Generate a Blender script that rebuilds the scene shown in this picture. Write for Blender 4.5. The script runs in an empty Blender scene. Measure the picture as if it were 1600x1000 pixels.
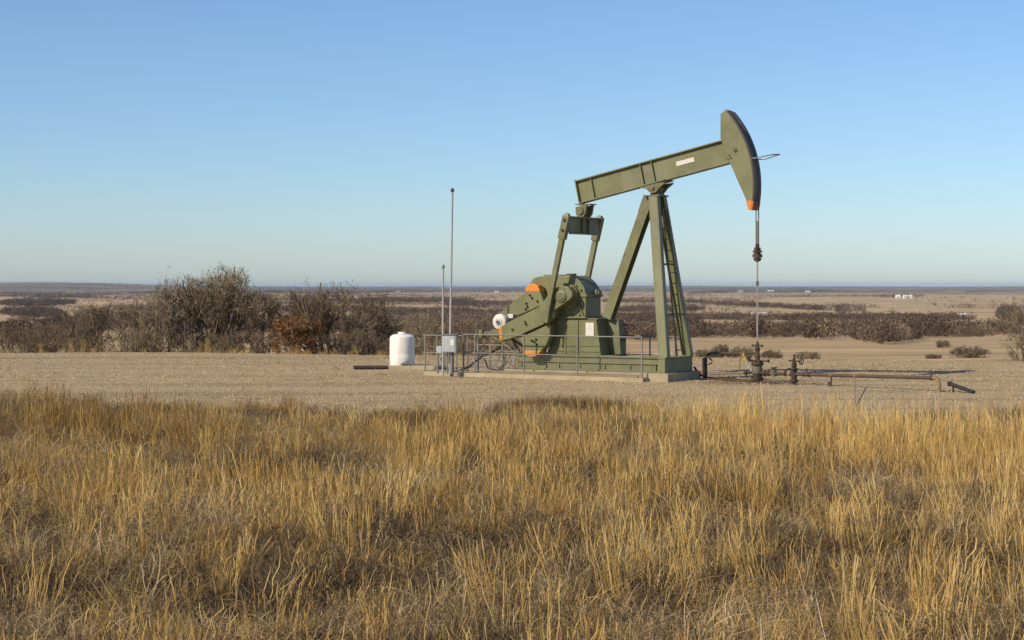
import bpy, bmesh, math, random
import numpy as np
from mathutils import Vector, Matrix

R = math.radians
scene = bpy.context.scene
COL = scene.collection
rnd = random.Random(7)

# ------------------------------------------------------------------ camera, sky, sun, exposure
CAM_H = 2.33
cam_d = bpy.data.cameras.new('camera')
cam = bpy.data.objects.new('camera', cam_d)
COL.objects.link(cam)
cam.location = (0, 0, CAM_H)
cam.rotation_euler = (R(90), 0, 0)
cam_d.sensor_width = 36.0
cam_d.lens = 63.0                      # 2800 px focal length in a 1600 px wide frame
cam_d.shift_y = -55.0 / 1600.0
cam_d.clip_start = 0.1
cam_d.clip_end = 200000.0
scene.camera = cam

SUN_EL, SUN_AZ = R(35), R(-128)        # azimuth from +Y towards +X
SUN_V = Vector((math.sin(SUN_AZ) * math.cos(SUN_EL), math.cos(SUN_AZ) * math.cos(SUN_EL), math.sin(SUN_EL)))
world = bpy.data.worlds.new('World')
scene.world = world
world.use_nodes = True
wn = world.node_tree
for n in list(wn.nodes):
    wn.nodes.remove(n)
sky = wn.nodes.new('ShaderNodeTexSky')
sky.sky_type = 'NISHITA'
sky.sun_disc = False
sky.sun_elevation = SUN_EL
sky.sun_rotation = SUN_AZ % (2 * math.pi)
sky.altitude = 1500
sky.air_density = 1.1
sky.dust_density = 1.4
sky.ozone_density = 6.5
bg = wn.nodes.new('ShaderNodeBackground')
bg.inputs['Strength'].default_value = 0.129
wo = wn.nodes.new('ShaderNodeOutputWorld')
wn.links.new(sky.outputs[0], bg.inputs[0])
wn.links.new(bg.outputs[0], wo.inputs[0])

sun_d = bpy.data.lights.new('sun', 'SUN')
sun_d.energy = 4.9
sun_d.angle = R(0.53)
sun_d.color = (1.0, 0.87, 0.66)
sun = bpy.data.objects.new('sun', sun_d)
COL.objects.link(sun)
sun.rotation_euler = (-SUN_V).to_track_quat('-Z', 'Y').to_euler()

scene.view_settings.view_transform = 'Standard'
scene.view_settings.look = 'None'
scene.view_settings.exposure = 0.0
scene.view_settings.gamma = 1.0
scene.cycles.use_denoising = True
scene.cycles.max_bounces = 4
scene.cycles.transparent_max_bounces = 4
scene.cycles.volume_bounces = 0


# ------------------------------------------------------------------ helpers
def tag(o, label=None, cat=None, group=None, kind=None):
    if label: o['label'] = label
    if cat: o['category'] = cat
    if group: o['group'] = group
    if kind: o['kind'] = kind
    return o


def empty(name, loc=(0, 0, 0), rz=0.0):
    o = bpy.data.objects.new(name, None)
    COL.objects.link(o)
    o.location = loc
    o.rotation_euler = (0, 0, rz)
    o.empty_display_size = 0.2
    return o


class MB:
    """collects shapes and links them as one mesh object"""
    def __init__(s):
        s.v = []
        s.f = []
        s.cuts = []

    def add(s, vs, fs):
        k = len(s.v)
        s.cuts.append((k, len(s.f)))
        s.v += [tuple(p) for p in vs]
        s.f += [tuple(i + k for i in f) for f in fs]
        return s

    def box(s, x0, x1, y0, y1, z0, z1):
        return s.add([(x0, y0, z0), (x1, y0, z0), (x1, y1, z0), (x0, y1, z0), (x0, y0, z1), (x1, y0, z1), (x1, y1, z1), (x0, y1, z1)],
                     [(0, 3, 2, 1), (4, 5, 6, 7), (0, 1, 5, 4), (1, 2, 6, 5), (2, 3, 7, 6), (3, 0, 4, 7)])

    def prism(s, poly, y0, y1):
        """polygon in the local x-z plane, extruded along y"""
        n = len(poly)
        vs = [(p[0], y0, p[1]) for p in poly] + [(p[0], y1, p[1]) for p in poly]
        fs = [tuple(range(n)), tuple(range(2 * n - 1, n - 1, -1))]
        fs += [(i, (i + 1) % n, n + (i + 1) % n, n + i) for i in range(n)]
        return s.add(vs, fs)

    def bar(s, p0, p1, w, h, ref=(0, 1, 0), w1=None, h1=None):
        """square bar from p0 to p1: w along ref, h across"""
        p0, p1, ref = Vector(p0), Vector(p1), Vector(ref)
        d = (p1 - p0).normalized()
        u = (ref - d * ref.dot(d)).normalized()
        t = d.cross(u)
        w1 = w if w1 is None else w1
        h1 = h if h1 is None else h1
        vs = []
        for p, a, b in ((p0, w, h), (p1, w1, h1)):
            for q, r in ((-1, -1), (1, -1), (1, 1), (-1, 1)):
                vs.append(p + u * (a / 2 * q) + t * (b / 2 * r))
        return s.add(vs, [(0, 3, 2, 1), (4, 5, 6, 7), (0, 1, 5, 4), (1, 2, 6, 5), (2, 3, 7, 6), (3, 0, 4, 7)])

    def tube(s, p0, p1, r0, r1=None, n=10):
        return s.pipe([p0, p1], [r0, r0 if r1 is None else r1], n)

    def pipe(s, path, r, n=8):
        path = [Vector(p) for p in path]
        if not isinstance(r, (list, tuple)): r = [r] * len(path)
        vs, fs = [], []
        ref = Vector((0.31, 0.17, 0.93))
        for i, p in enumerate(path):
            d = (path[min(i + 1, len(path) - 1)] - path[max(i - 1, 0)]).normalized()
            if abs(d.dot(ref)) > 0.95: ref = Vector((0.9, 0.3, 0.1))
            u = (ref - d * ref.dot(d)).normalized()
            w = d.cross(u)
            for k in range(n):
                a = 2 * math.pi * k / n
                vs.append(p + (u * math.cos(a) + w * math.sin(a)) * r[i])
        for i in range(len(path) - 1):
            for k in range(n):
                a, b = i * n + k, i * n + (k + 1) % n
                fs.append((a, b, b + n, a + n))
        fs.append(tuple(range(n - 1, -1, -1)))
        fs.append(tuple(range((len(path) - 1) * n, len(path) * n)))
        return s.add(vs, fs)

    def lathe(s, prof, c=(0, 0, 0), axis=(0, 0, 1), n=16):
        """profile of (radius, height) turned about an axis through c"""
        c, ax = Vector(c), Vector(axis).normalized()
        path = [c + ax * h for r, h in prof]
        ref = Vector((1, 0, 0)) if abs(ax.x) < 0.9 else Vector((0, 1, 0))
        u = (ref - ax * ref.dot(ax)).normalized()
        w = ax.cross(u)
        vs, fs = [], []
        for (r, h), p in zip(prof, path):
            for k in range(n):
                a = 2 * math.pi * (k + 0.5) / n
                vs.append(p + (u * math.cos(a) + w * math.sin(a)) * r)
        for i in range(len(prof) - 1):
            for k in range(n):
                a, b = i * n + k, i * n + (k + 1) % n
                fs.append((a, b, b + n, a + n))
        fs.append(tuple(range(n - 1, -1, -1)))
        fs.append(tuple(range((len(prof) - 1) * n, len(prof) * n)))
        return s.add(vs, fs)

    def build(s, name, mat, parent=None, bevel=0.0, smooth=False):
        me = bpy.data.meshes.new(name)
        me.from_pydata(s.v, [], s.f)
        bm = bmesh.new()
        bm.from_mesh(me)
        bmesh.ops.recalc_face_normals(bm, faces=bm.faces)
        bm.to_mesh(me)
        bm.free()
        me.materials.append(mat)
        if smooth:
            me.polygons.foreach_set('use_smooth', [True] * len(me.polygons))
            me.set_sharp_from_angle(angle=R(35))
        o = bpy.data.objects.new(name, me)
        COL.objects.link(o)
        o.parent = parent
        if bevel:
            b = o.modifiers.new('bevel', 'BEVEL')
            b.width = bevel
            b.segments = 2
            b.limit_method = 'ANGLE'
            b.angle_limit = R(40)
        return o


def build_each(m, name, mat, parent, **kw):
    """every shape collected in m becomes a piece of its own"""
    cuts = m.cuts + [(len(m.v), len(m.f))]
    for (v0, f0), (v1, f1) in zip(cuts, cuts[1:]):
        q = MB()
        q.add(m.v[v0:v1], [tuple(i - v0 for i in f) for f in m.f[f0:f1]])
        q.build(name, mat, parent, **kw)


def raw_mesh(name, verts, faces, mat, attrs=None):
    """numpy arrays -> mesh; faces is (n,k)"""
    me = bpy.data.meshes.new(name)
    nv, (nf, k) = len(verts), faces.shape
    me.vertices.add(nv)
    me.vertices.foreach_set('co', np.asarray(verts, np.float32).ravel())
    me.loops.add(nf * k)
    me.loops.foreach_set('vertex_index', faces.astype(np.int32).ravel())
    me.polygons.add(nf)
    me.polygons.foreach_set('loop_start', np.arange(0, nf * k, k, dtype=np.int32))
    for an, av in (attrs or {}).items():
        a = me.attributes.new(an, 'FLOAT', 'POINT')
        a.data.foreach_set('value', np.asarray(av, np.float32))
    me.update(calc_edges=True)
    me.materials.append(mat)
    return me


def link(name, me, parent=None):
    o = bpy.data.objects.new(name, me)
    COL.objects.link(o)
    o.parent = parent
    return o


def copy_tree(o, parent=None):
    c = o.copy()
    COL.objects.link(c)
    c.parent = parent
    for ch in list(o.children):
        copy_tree(ch, c)
    return c


# ------------------------------------------------------------------ materials
class NT:
    def __init__(s, name):
        s.mat = bpy.data.materials.new(name)
        s.mat.use_nodes = True
        s.t = s.mat.node_tree
        for n in list(s.t.nodes): s.t.nodes.remove(n)
        s.out = s.n('ShaderNodeOutputMaterial')

    def n(s, kind, **kw):
        n = s.t.nodes.new(kind)
        for k, v in kw.items(): setattr(n, k, v)
        return n

    def l(s, a, b): s.t.links.new(a, b)

    def noise(s, vec, scale, detail=4.0, rough=0.55, dist=0.0):
        n = s.n('ShaderNodeTexNoise')
        n.inputs['Scale'].default_value = scale
        n.inputs['Detail'].default_value = detail
        n.inputs['Roughness'].default_value = rough
        n.inputs['Distortion'].default_value = dist
        if vec is not None: s.l(vec, n.inputs['Vector'])
        return n.outputs['Fac']

    def ramp(s, fac, stops, interp='LINEAR'):
        r = s.n('ShaderNodeValToRGB')
        r.color_ramp.interpolation = interp
        e = r.color_ramp.elements
        while len(e) < len(stops): e.new(0.5)
        for el, (p, c) in zip(e, stops):
            el.position = p
            el.color = (*c, 1) if len(c) == 3 else c
        s.l(fac, r.inputs['Fac'])
        return r.outputs['Color']

    def mix(s, fac, a, b, mode='MIX'):
        m = s.n('ShaderNodeMix', data_type='RGBA', blend_type=mode)
        for sock, val in ((m.inputs[0], fac), (m.inputs[6], a), (m.inputs[7], b)):
            if hasattr(val, 'is_output'): s.l(val, sock)
            elif isinstance(val, (tuple, list)): sock.default_value = (*val, 1)
            else: sock.default_value = val
        return m.outputs[2]

    def math(s, op, a, b=0.0, c=None, clamp=False):
        m = s.n('ShaderNodeMath', operation=op, use_clamp=clamp)
        for sock, val in zip(m.inputs, (a, b, c)):
            if val is None: continue
            if hasattr(val, 'is_output'): s.l(val, sock)
            else: sock.default_value = val
        return m.outputs[0]

    def step(s, x, lo, hi):
        m = s.n('ShaderNodeMapRange', interpolation_type='SMOOTHSTEP')
        m.inputs['From Min'].default_value = lo
        m.inputs['From Max'].default_value = hi
        s.l(x, m.inputs['Value'])
        return m.outputs['Result']

    def coords(s, which='Object', scale=None):
        if which == 'World':
            v = s.n('ShaderNodeNewGeometry').outputs['Position']
        else:
            v = s.n('ShaderNodeTexCoord').outputs[which]
        if scale:
            m = s.n('ShaderNodeMapping')
            m.inputs['Scale'].default_value = scale
            s.l(v, m.inputs['Vector'])
            v = m.outputs['Vector']
        return v

    def bsdf(s, col, rough=0.6, metal=0.0, bump=None, bstr=0.3, bdist=0.01, spec=0.4):
        b = s.n('ShaderNodeBsdfPrincipled')
        for sock, val in ((b.inputs['Base Color'], col), (b.inputs['Roughness'], rough), (b.inputs['Metallic'], metal), (b.inputs['Specular IOR Level'], spec)):
            if hasattr(val, 'is_output'): s.l(val, sock)
            elif isinstance(val, (tuple, list)): sock.default_value = (*val, 1)
            else: sock.default_value = val
        if bump is not None:
            bn = s.n('ShaderNodeBump')
            bn.inputs['Strength'].default_value = bstr
            bn.inputs['Distance'].default_value = bdist
            s.l(bump, bn.inputs['Height'])
            s.l(bn.outputs[0], b.inputs['Normal'])
        s.l(b.outputs[0], s.out.inputs['Surface'])
        return b


def sc3(c, k): return tuple(min(1.0, x * k) for x in c)


def paint(name, col, rough=0.55, rust=0.25, rustcol=(0.10, 0.045, 0.022), var=0.22, metal=0.0, streak=True, fade=0.0):
    t = NT(name)
    v = t.coords('World')
    n1 = t.noise(v, 1.7, 5)
    n2 = t.noise(v, 22.0, 4)
    c = t.ramp(n1, [(0.25, sc3(col, 1 - var)), (0.5, col), (0.75, sc3(col, 1 + var * 0.7))])
    c = t.mix(t.math('MULTIPLY', t.step(n2, 0.45, 0.72), 0.32), c, sc3(col, 0.55))
    if streak:
        vs = t.coords('World', (9.0, 9.0, 0.7))
        n3 = t.noise(vs, 1.6, 4)
        c = t.mix(t.math('MULTIPLY', t.step(n3, 0.46, 0.74), 0.50), c, (col[0] * 0.75 + 0.03, col[1] * 0.62 + 0.02, col[2] * 0.6 + 0.01))
    if fade:
        n5 = t.noise(v, 0.9, 6, 0.65, 0.5)
        c = t.mix(t.math('MULTIPLY', t.step(n5, 0.50, 0.66), fade), c, tuple(x * 0.75 + 0.075 for x in col))
        n6 = t.noise(t.coords('World', (14.0, 14.0, 0.45)), 1.0, 5, 0.7)
        c = t.mix(t.math('MULTIPLY', t.step(n6, 0.58, 0.70), fade * 0.9), c, (0.085, 0.062, 0.032))
    if rust:
        n4 = t.noise(v, 5.0, 8, 0.7)
        c = t.mix(t.math('MULTIPLY', t.step(n4, 0.655 - 0.10 * rust, 0.76 - 0.10 * rust), 0.75), c, rustcol)
    t.bsdf(c, rough, metal, n2, 0.12, 0.004)
    return t.mat


M = {}
M['olive'] = paint('olive_paint', (0.158, 0.160, 0.072), 0.48, 0.6, var=0.3, fade=0.5)
M['olive2'] = paint('olive_paint_worn', (0.140, 0.140, 0.066), 0.55, 0.9, fade=0.6)
M['orange'] = paint('orange_paint', (0.60, 0.195, 0.020), 0.55, 0.7, var=0.25)
M['rust'] = paint('rusty_steel', (0.080, 0.050, 0.032), 0.65, 0.95, (0.20, 0.095, 0.045), 0.5)
M['rust_dark'] = paint('dark_rusty_steel', (0.046, 0.031, 0.022), 0.6, 0.95, (0.15, 0.070, 0.033), 0.5)
M['brass'] = paint('tarnished_pipe', (0.24, 0.165, 0.075), 0.45, 0.7, (0.10, 0.05, 0.025), 0.3)
M['wear'] = paint('bare_worn_steel', (0.055, 0.034, 0.026), 0.5, 0.6, (0.14, 0.06, 0.03), 0.3)
M['galv'] = paint('galvanised_steel', (0.225, 0.22, 0.20), 0.5, 0.2, (0.15, 0.10, 0.06), 0.25, 0.3)
M['mast'] = paint('mast_galvanised', (0.42, 0.42, 0.40), 0.45, 0.15, (0.17, 0.11, 0.07), 0.2, 0.3)
M['cable'] = paint('steel_cable', (0.13, 0.11, 0.10), 0.5, 0.3, var=0.2)
M['rod'] = paint('polished_rod_steel', (0.46, 0.40, 0.34), 0.3, 0.2, var=0.1, metal=0.6)
M['white'] = paint('white_poly', (0.76, 0.75, 0.70), 0.45, 0.0, var=0.06, streak=True)
M['motor_white'] = paint('white_motor_paint', (0.60, 0.585, 0.52), 0.5, 0.5, var=0.18)
M['grey'] = paint('grey_enclosure', (0.42, 0.45, 0.45), 0.5, 0.2, var=0.1)
M['black'] = paint('black_rubber', (0.022, 0.021, 0.020), 0.6, 0.0, var=0.2, streak=False)
M['yellow'] = paint('yellow_hose', (0.55, 0.42, 0.03), 0.6, 0.3, var=0.15)
M['dark'] = paint('dark_bolt', (0.035, 0.032, 0.024), 0.6, 0.4, var=0.2, streak=False)
M['greenrust'] = paint('greenish_casting', (0.105, 0.100, 0.070), 0.65, 0.9, (0.10, 0.05, 0.03), 0.35)


def concrete():
    t = NT('weathered_concrete')
    v = t.coords('World')
    n1, n2 = t.noise(v, 2.2, 6), t.noise(v, 40.0, 4)
    c = t.ramp(n1, [(0.25, (0.27, 0.22, 0.145)), (0.55, (0.40, 0.335, 0.225)), (0.8, (0.46, 0.40, 0.29))])
    c = t.mix(t.math('MULTIPLY', n2, 0.35), c, (0.25, 0.21, 0.15))
    t.bsdf(c, 0.9, 0, n2, 0.4, 0.01, 0.2)
    return t.mat


M['concrete'] = concrete()


def print_plate(name, ink, sx, sz, thr):
    """a pale plate with rows of small print too worn to read"""
    t = NT(name)
    o = t.coords('Object', (sx, 1.0, sz))
    n = t.noise(o, 1.0, 2, 0.6)
    rows = t.n('ShaderNodeTexWave', wave_type='BANDS', bands_direction='Z')
    rows.inputs['Scale'].default_value = 0.22
    t.l(o, rows.inputs['Vector'])
    k = t.math('MULTIPLY', t.step(n, thr, thr + 0.08), t.step(rows.outputs['Fac'], 0.35, 0.6))
    c = t.mix(t.math('MULTIPLY', k, 0.85), (0.66, 0.62, 0.55), ink)
    t.bsdf(c, 0.6)
    return t.mat


M['plate'] = print_plate('beam_plate_print', (0.28, 0.19, 0.17), 26.0, 70.0, 0.47)
M['sign'] = print_plate('notice_print', (0.22, 0.23, 0.22), 60.0, 60.0, 0.47)


# ------------------------------------------------------------------ the lie of the land
_wr = np.random.RandomState(3)
_W = [(_wr.uniform(0, 2 * np.pi), _wr.uniform(0, 2 * np.pi)) for _ in range(24)]


def waves(x, y, wl, k0, n=6):
    s = 0.0
    for i in range(n):
        a, p = _W[(k0 + i) % 24]
        f = 2 * np.pi / (wl * (0.7 + 0.16 * i))
        s = s + np.sin((x * np.cos(a) + y * np.sin(a)) * f + p)
    return s / n * 1.6


PE = np.array([-1e6, 0, 3, 15, 60, 100, 250, 400, 650, 950, 1350, 1950, 2950, 4500, 6000, 10000, 20000, 46000], float)
PZ = np.array([0, 0, -.2, -1.7, -4.2, -6.0, -10.9, -15.0, -21.2, -28.6, -37, -44.5, -52, -51, -51, -48, -48, -40], float)


def yedge(x):
    return np.clip(61 - (x + 9) * 0.25, 53.5, 61.5) + 0.5 * np.sin(x * 0.35)


def terrain(x, y):
    x, y = np.asarray(x, float), np.asarray(y, float)
    e = np.maximum(np.maximum(y - yedge(x), np.abs(x) - 150), -y - 150)
    z = np.interp(e, PE, PZ)
    z = z + np.clip((e - 60) / 300, 0, 1) * 0.9 * waves(x, y, 240, 0)
    z = z + np.clip((e - 400) / 1500, 0, 1) * 2.2 * waves(x, y, 900, 5)
    z = z + np.clip((e - 3000) / 6000, 0, 1) * 3.5 * waves(x, y, 4200, 10)
    d = np.hypot(x, y)
    z = z + 78 * np.exp(-((d - 21000) / 5000) ** 2) * np.exp(-((np.arctan2(x, y) + 0.26) / 0.085) ** 2)
    z = z + 30 * np.exp(-((d - 30000) / 6000) ** 2) * (0.6 + 0.4 * np.sin(np.arctan2(x, y) * 23))
    z = z + np.where(e < 0, 0.035 * waves(x, y, 9.0, 12) * np.clip((34 - y) / 6, 0, 1) * 3, 0)
    return z


def build_ground():
    a_in = np.radians(np.arange(-21, 21.001, 0.12))
    a_out = np.radians(np.arange(22, 339, 1.5))
    ang = np.concatenate([a_in, a_out])
    rad = np.concatenate([np.arange(0.5, 64, 0.5), np.geomspace(64, 46000, 190)[1:]])
    Rr, Aa = np.meshgrid(rad, ang, indexing='ij')
    X, Y = Rr * np.sin(Aa), Rr * np.cos(Aa)
    Z = terrain(X, Y)
    nr, na = X.shape
    v = np.stack([X, Y, Z], -1).reshape(-1, 3)
    v = np.vstack([v, [[0, 0, float(terrain(0, 0))]]])
    i, j = np.meshgrid(np.arange(nr - 1), np.arange(na), indexing='ij')
    j2 = (j + 1) % na
    f = np.stack([i * na + j, i * na + j2, (i + 1) * na + j2, (i + 1) * na + j], -1).reshape(-1, 4)
    c = len(v) - 1
    jj = np.arange(na)
    f0 = np.stack([np.full(na, c), (jj + 1) % na, jj, jj], -1)
    tri = f0[:, :3]
    t = NT('ground_cover')
    P = t.coords('World')
    sx = t.n('ShaderNodeSeparateXYZ')
    t.l(P, sx.inputs[0])
    px, py = sx.outputs[0], sx.outputs[1]
    # dry soil and litter under the tall grass
    litter = t.ramp(t.noise(P, 3.0, 8, 0.7), [(0.3, (0.040, 0.028, 0.018)), (0.5, (0.085, 0.060, 0.036)), (0.7, (0.17, 0.125, 0.072))])
    # crushed stone pad with trodden dry grass
    g1, g2, g3 = t.noise(P, 28.0, 3, 0.65), t.noise(P, 0.55, 6, 0.6), t.noise(P, 7.0, 5, 0.7)
    vor = t.n('ShaderNodeTexVoronoi')
    vor.inputs['Scale'].default_value = 26.0
    t.l(P, vor.inputs['Vector'])
    stone = t.ramp(g1, [(0.28, (0.20, 0.14, 0.075)), (0.5, (0.45, 0.335, 0.195)), (0.72, (0.66, 0.53, 0.345))])
    stone = t.mix(0.35, stone, vor.outputs['Color'], 'SOFT_LIGHT')
    stone = t.mix(t.math('MULTIPLY', t.step(g3, 0.42, 0.68), 0.55), stone, (0.30, 0.215, 0.12))
    band = t.noise(t.coords('World', (0.10, 0.75, 1.0)), 1.0, 5, 0.6)
    stone = t.mix(t.math('MULTIPLY', t.step(band, 0.47, 0.66), 0.70), stone, (0.27, 0.20, 0.12))
    stone = t.mix(t.math('MULTIPLY', t.step(g2, 0.55, 0.72), 0.35), stone, (0.52, 0.43, 0.30))
    patch2 = t.noise(t.coords('World', (0.22, 0.9, 1.0)), 1.0, 7, 0.7, 0.6)
    stone = t.mix(t.math('MULTIPLY', t.step(patch2, 0.52, 0.66), 0.45), stone, (0.36, 0.255, 0.13))
    rut = t.noise(t.coords('World', (0.05, 0.55, 1.0)), 1.0, 3, 0.5, 0.4)
    stone = t.mix(t.math('MULTIPLY', t.step(rut, 0.56, 0.66), 0.45), stone, (0.23, 0.165, 0.095))
    # oily dirt round the well
    well = t.n('ShaderNodeVectorMath', operation='DISTANCE')
    t.l(P, well.inputs[0])
    well.inputs[1].default_value = (5.6, 42.9, 0)
    oil = t.math('MULTIPLY', t.step(t.math('ADD', well.outputs['Value'], t.math('MULTIPLY', g3, 2.2)), 3.1, 1.2), 0.75)
    stone = t.mix(oil, stone, (0.075, 0.052, 0.035))
    edge = t.math('ADD', t.math('MULTIPLY', t.noise(P, 0.35, 5, 0.6), 6.0), py)
    c = t.mix(t.step(edge, 30.5, 33.5), litter, stone)
    # prairie and pasture down in the valley
    f1 = t.noise(t.coords('World', (0.0011, 0.0040, 1)), 1.0, 6, 0.6)
    f2 = t.noise(P, 0.05, 6, 0.65)
    f3 = t.noise(t.coords('World', (0.008, 0.03, 1)), 1.0, 5, 0.6)
    field = t.ramp(f1, [(0.30, (0.27, 0.185, 0.095)), (0.42, (0.47, 0.33, 0.17)), (0.52, (0.56, 0.41, 0.235)), (0.60, (0.36, 0.245, 0.135)), (0.70, (0.52, 0.365, 0.22))])
    field = t.mix(t.math('MULTIPLY', t.step(f2, 0.40, 0.72), 0.35), field, (0.26, 0.19, 0.095))
    field = t.mix(t.math('MULTIPLY', t.step(f3, 0.46, 0.68), 0.60), field, (0.21, 0.145, 0.085))
    f5 = t.noise(t.coords('World', (0.010, 0.022, 1)), 1.0, 7, 0.7, 0.8)
    near = t.step(py, 1500.0, 700.0)
    field = t.mix(t.math('MULTIPLY', t.math('MULTIPLY', t.step(f5, 0.48, 0.64), near), 0.65), field, (0.235, 0.165, 0.075))
    field = t.mix(t.math('MULTIPLY', t.math('MULTIPLY', t.step(f5, 0.46, 0.34), near), 0.55), field, (0.56, 0.41, 0.215))
    # beyond some ten kilometres woods and fields run together
    f4 = t.noise(t.coords('World', (0.00025, 0.0011, 1)), 1.0, 6, 0.65)
    far = t.math('MULTIPLY', t.step(py, 9000.0, 13500.0), t.step(f4, 0.62, 0.44))
    field = t.mix(far, field, (0.070, 0.060, 0.050))
    back = t.math('ADD', py, t.math('MULTIPLY', px, 0.25))
    back = t.math('ADD', back, t.math('MULTIPLY', g2, 2.0))
    c = t.mix(t.step(back, 58.0, 63.0), c, field)
    bs = t.bsdf(c, 0.95, 0, g1, 0.6, 0.03, 0.1)
    me = bpy.data.meshes.new('ground')
    faces = [tuple(q) for q in f.tolist()] + [tuple(q) for q in tri.tolist()]
    me.from_pydata(v.tolist(), [], faces)
    me.materials.append(t.mat)
    me.polygons.foreach_set('use_smooth', [True] * len(me.polygons))
    o = link('ground', me)
    tag(o, 'dry prairie with a crushed stone well pad falling to a wide valley', None, None, 'structure')
    return o


build_ground()


def ray_ground(u, v, dmin=62.0):
    """first place beyond dmin where the sight line of photo point (u, v) meets the land"""
    Yv = np.geomspace(dmin, 44000, 1600)
    Xv = (u - 800) / 2800.0 * Yv
    vv = 445 + 2800 * (CAM_H - terrain(Xv, Yv)) / Yv
    hit = vv <= v
    k = int(np.argmax(hit)) if hit.any() else len(Yv) - 1
    return float(Xv[k]), float(Yv[k])


# ------------------------------------------------------------------ pumping unit
WELL = Vector((5.861, 42.628, 0))
RZ = R(-31)
CA, SA = math.cos(RZ), math.sin(RZ)


def loc(a, b, z=0.0):
    """well coordinates (along the beam, across, up) -> world"""
    return Vector((WELL.x + a * CA - b * SA, WELL.y + a * SA + b * CA, z))


# concrete under the unit
cp = MB().box(-6.62, -2.52, -0.80, 0.80, -0.05, 0.200).build('concrete_slab', M['concrete'], None, 0.012)
cp.location, cp.rotation_euler = WELL, (0, 0, RZ)
tag(cp, 'long pale concrete slab under the green pumping unit', 'slab')
cp = MB().box(-2.50, -1.93, -0.93, 0.93, -0.05, 0.202).build('concrete_block', M['concrete'], None, 0.015)
cp.location, cp.rotation_euler = WELL, (0, 0, RZ)
tag(cp, 'pale concrete block under the front legs of the pumping unit', 'concrete block')
cp = MB().box(-8.75, -2.44, -1.25, -0.82, -0.05, 0.10).build('concrete_curb', M['concrete'], None, 0.012)
cp.location, cp.rotation_euler = WELL, (0, 0, RZ)
tag(cp, 'low concrete strip carrying the near guard rail posts', 'curb')

PJ = empty('pumpjack', WELL, RZ)
tag(PJ, 'olive green oil pumpjack with orange tipped horsehead and counterweights', 'pumpjack')

# base frame: two flanged skids with cross members
for sgn in (-1, 1):
    m = MB()
    y0, y1 = (-0.46, -0.34) if sgn < 0 else (0.34, 0.46)
    ym = (y0 + y1) / 2
    m.box(-6.43, -2.30, ym - 0.015, ym + 0.015, 0.235, 0.535)
    m.box(-6.43, -2.30, y0, y1, 0.203, 0.235)
    m.box(-6.43, -2.30, y0, y1, 0.535, 0.562)
    m.box(-6.42, -2.31, y0 + 0.008, y1 - 0.008, 0.385, 0.405)
    sk = m.build('skid_beam', M['olive'], PJ, 0.004)
    for a in (-6.3, -5.2, -4.6, -3.9, -3.2, -2.5):
        MB().box(a - 0.012, a + 0.012, y0 + 0.01, y1 - 0.01, 0.236, 0.384).build('stiffener', M['olive'], sk)
m = MB()
for a in (-6.37, -5.6, -4.8, -3.4):
    m.box(a - 0.05, a + 0.05, -0.34, 0.34, 0.24, 0.53)
build_each(m, 'cross_member', M['olive'], PJ, bevel=0.004)
MB().box(-6.40, -3.75, -0.44, 0.44, 0.565, 0.585).build('deck_plate', M['olive2'], PJ, 0.003)
m = MB().box(-2.275, -2.09, -0.77, 0.77, 0.205, 0.545)
m.box(-2.29, -2.075, -0.785, 0.785, 0.545, 0.572)
m.build('front_crossbeam', M['olive'], PJ, 0.006)

# gearbox pedestal
m = MB().prism([(-5.50, 0.588), (-4.03, 0.588), (-4.16, 1.462), (-5.50, 1.462)], -0.40, 0.40)
m.box(-5.53, -4.12, -0.415, 0.415, 1.464, 1.496)
ped = m.build('pedestal', M['olive'], PJ, 0.006)
for a, wd in ((-5.03, 0.03), (-4.67, 0.02)):
    MB().box(a - wd / 2, a + wd / 2, -0.425, -0.401, 0.60, 1.46).build('rib', M['olive'], ped)
for z, dz in ((0.80, 0.018), (0.66, 0.022)):
    MB().box(-5.50, -4.045, -0.418, -0.4015, z, z + dz).build('ledge', M['olive2'], ped)
MB().box(-4.455, -4.225, -0.412, -0.402, 1.05, 1.39).build('notice_sign', M['sign'], ped)
ped.children[-1]['label'] = 'white notice sheet with small print'
# rear leg foot bracket on the front of the pedestal
m = MB().prism([(-4.155, 1.46), (-3.80, 1.46), (-3.74, 0.60), (-4.028, 0.60)], 0.10, 0.38)
m.build('foot_bracket', M['olive2'], PJ, 0.006)
m = MB()
for y in (0.14, 0.24, 0.34):
    for z in (0.95, 1.05, 1.32):
        m.lathe([(0.022, 0), (0.022, 0.03)], (-3.775, y, z), (1, 0, 0.05), 6)
build_each(m, 'bolt', M['dark'], PJ)

# gearbox
gear = [(-5.70, 1.50), (-5.74, 1.80), (-6.04, 2.08), (-6.07, 2.34), (-5.99, 2.49), (-5.80, 2.545), (-5.50, 2.565), (-4.86, 2.56),
        (-4.72, 2.49), (-4.60, 2.39), (-4.50, 2.25), (-4.455, 2.10), (-4.455, 1.50)]
gb = MB().prism(gear, -0.40, 0.40).build('gearbox', M['olive'], PJ, 0.02)
MB().box(-4.60, -4.41, -0.43, 0.43, 2.03, 2.085).build('split_flange', M['olive'], gb, 0.006)
MB().box(-5.72, -4.42, -0.47, 0.47, 1.498, 1.535).build('foot_flange', M['olive'], gb, 0.006)
MB().lathe([(0.13, 0), (0.13, 0.035), (0.11, 0.05)], (-5.0, -0.15, 2.562), (0, 0, 1), 16).build('breather_cap', M['rust'], gb)
MB().box(-5.75, -5.30, -0.25, 0.25, 2.55, 2.585).build('inspection_cover', M['olive2'], gb, 0.006)
MB().lathe([(0.34, 0), (0.34, 0.03), (0.27, 0.05), (0.24, 0.06)], (-4.943, -0.395, 2.043), (0, -1, 0), 24).build('bearing_housing', M['olive'], gb, 0, True)
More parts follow.
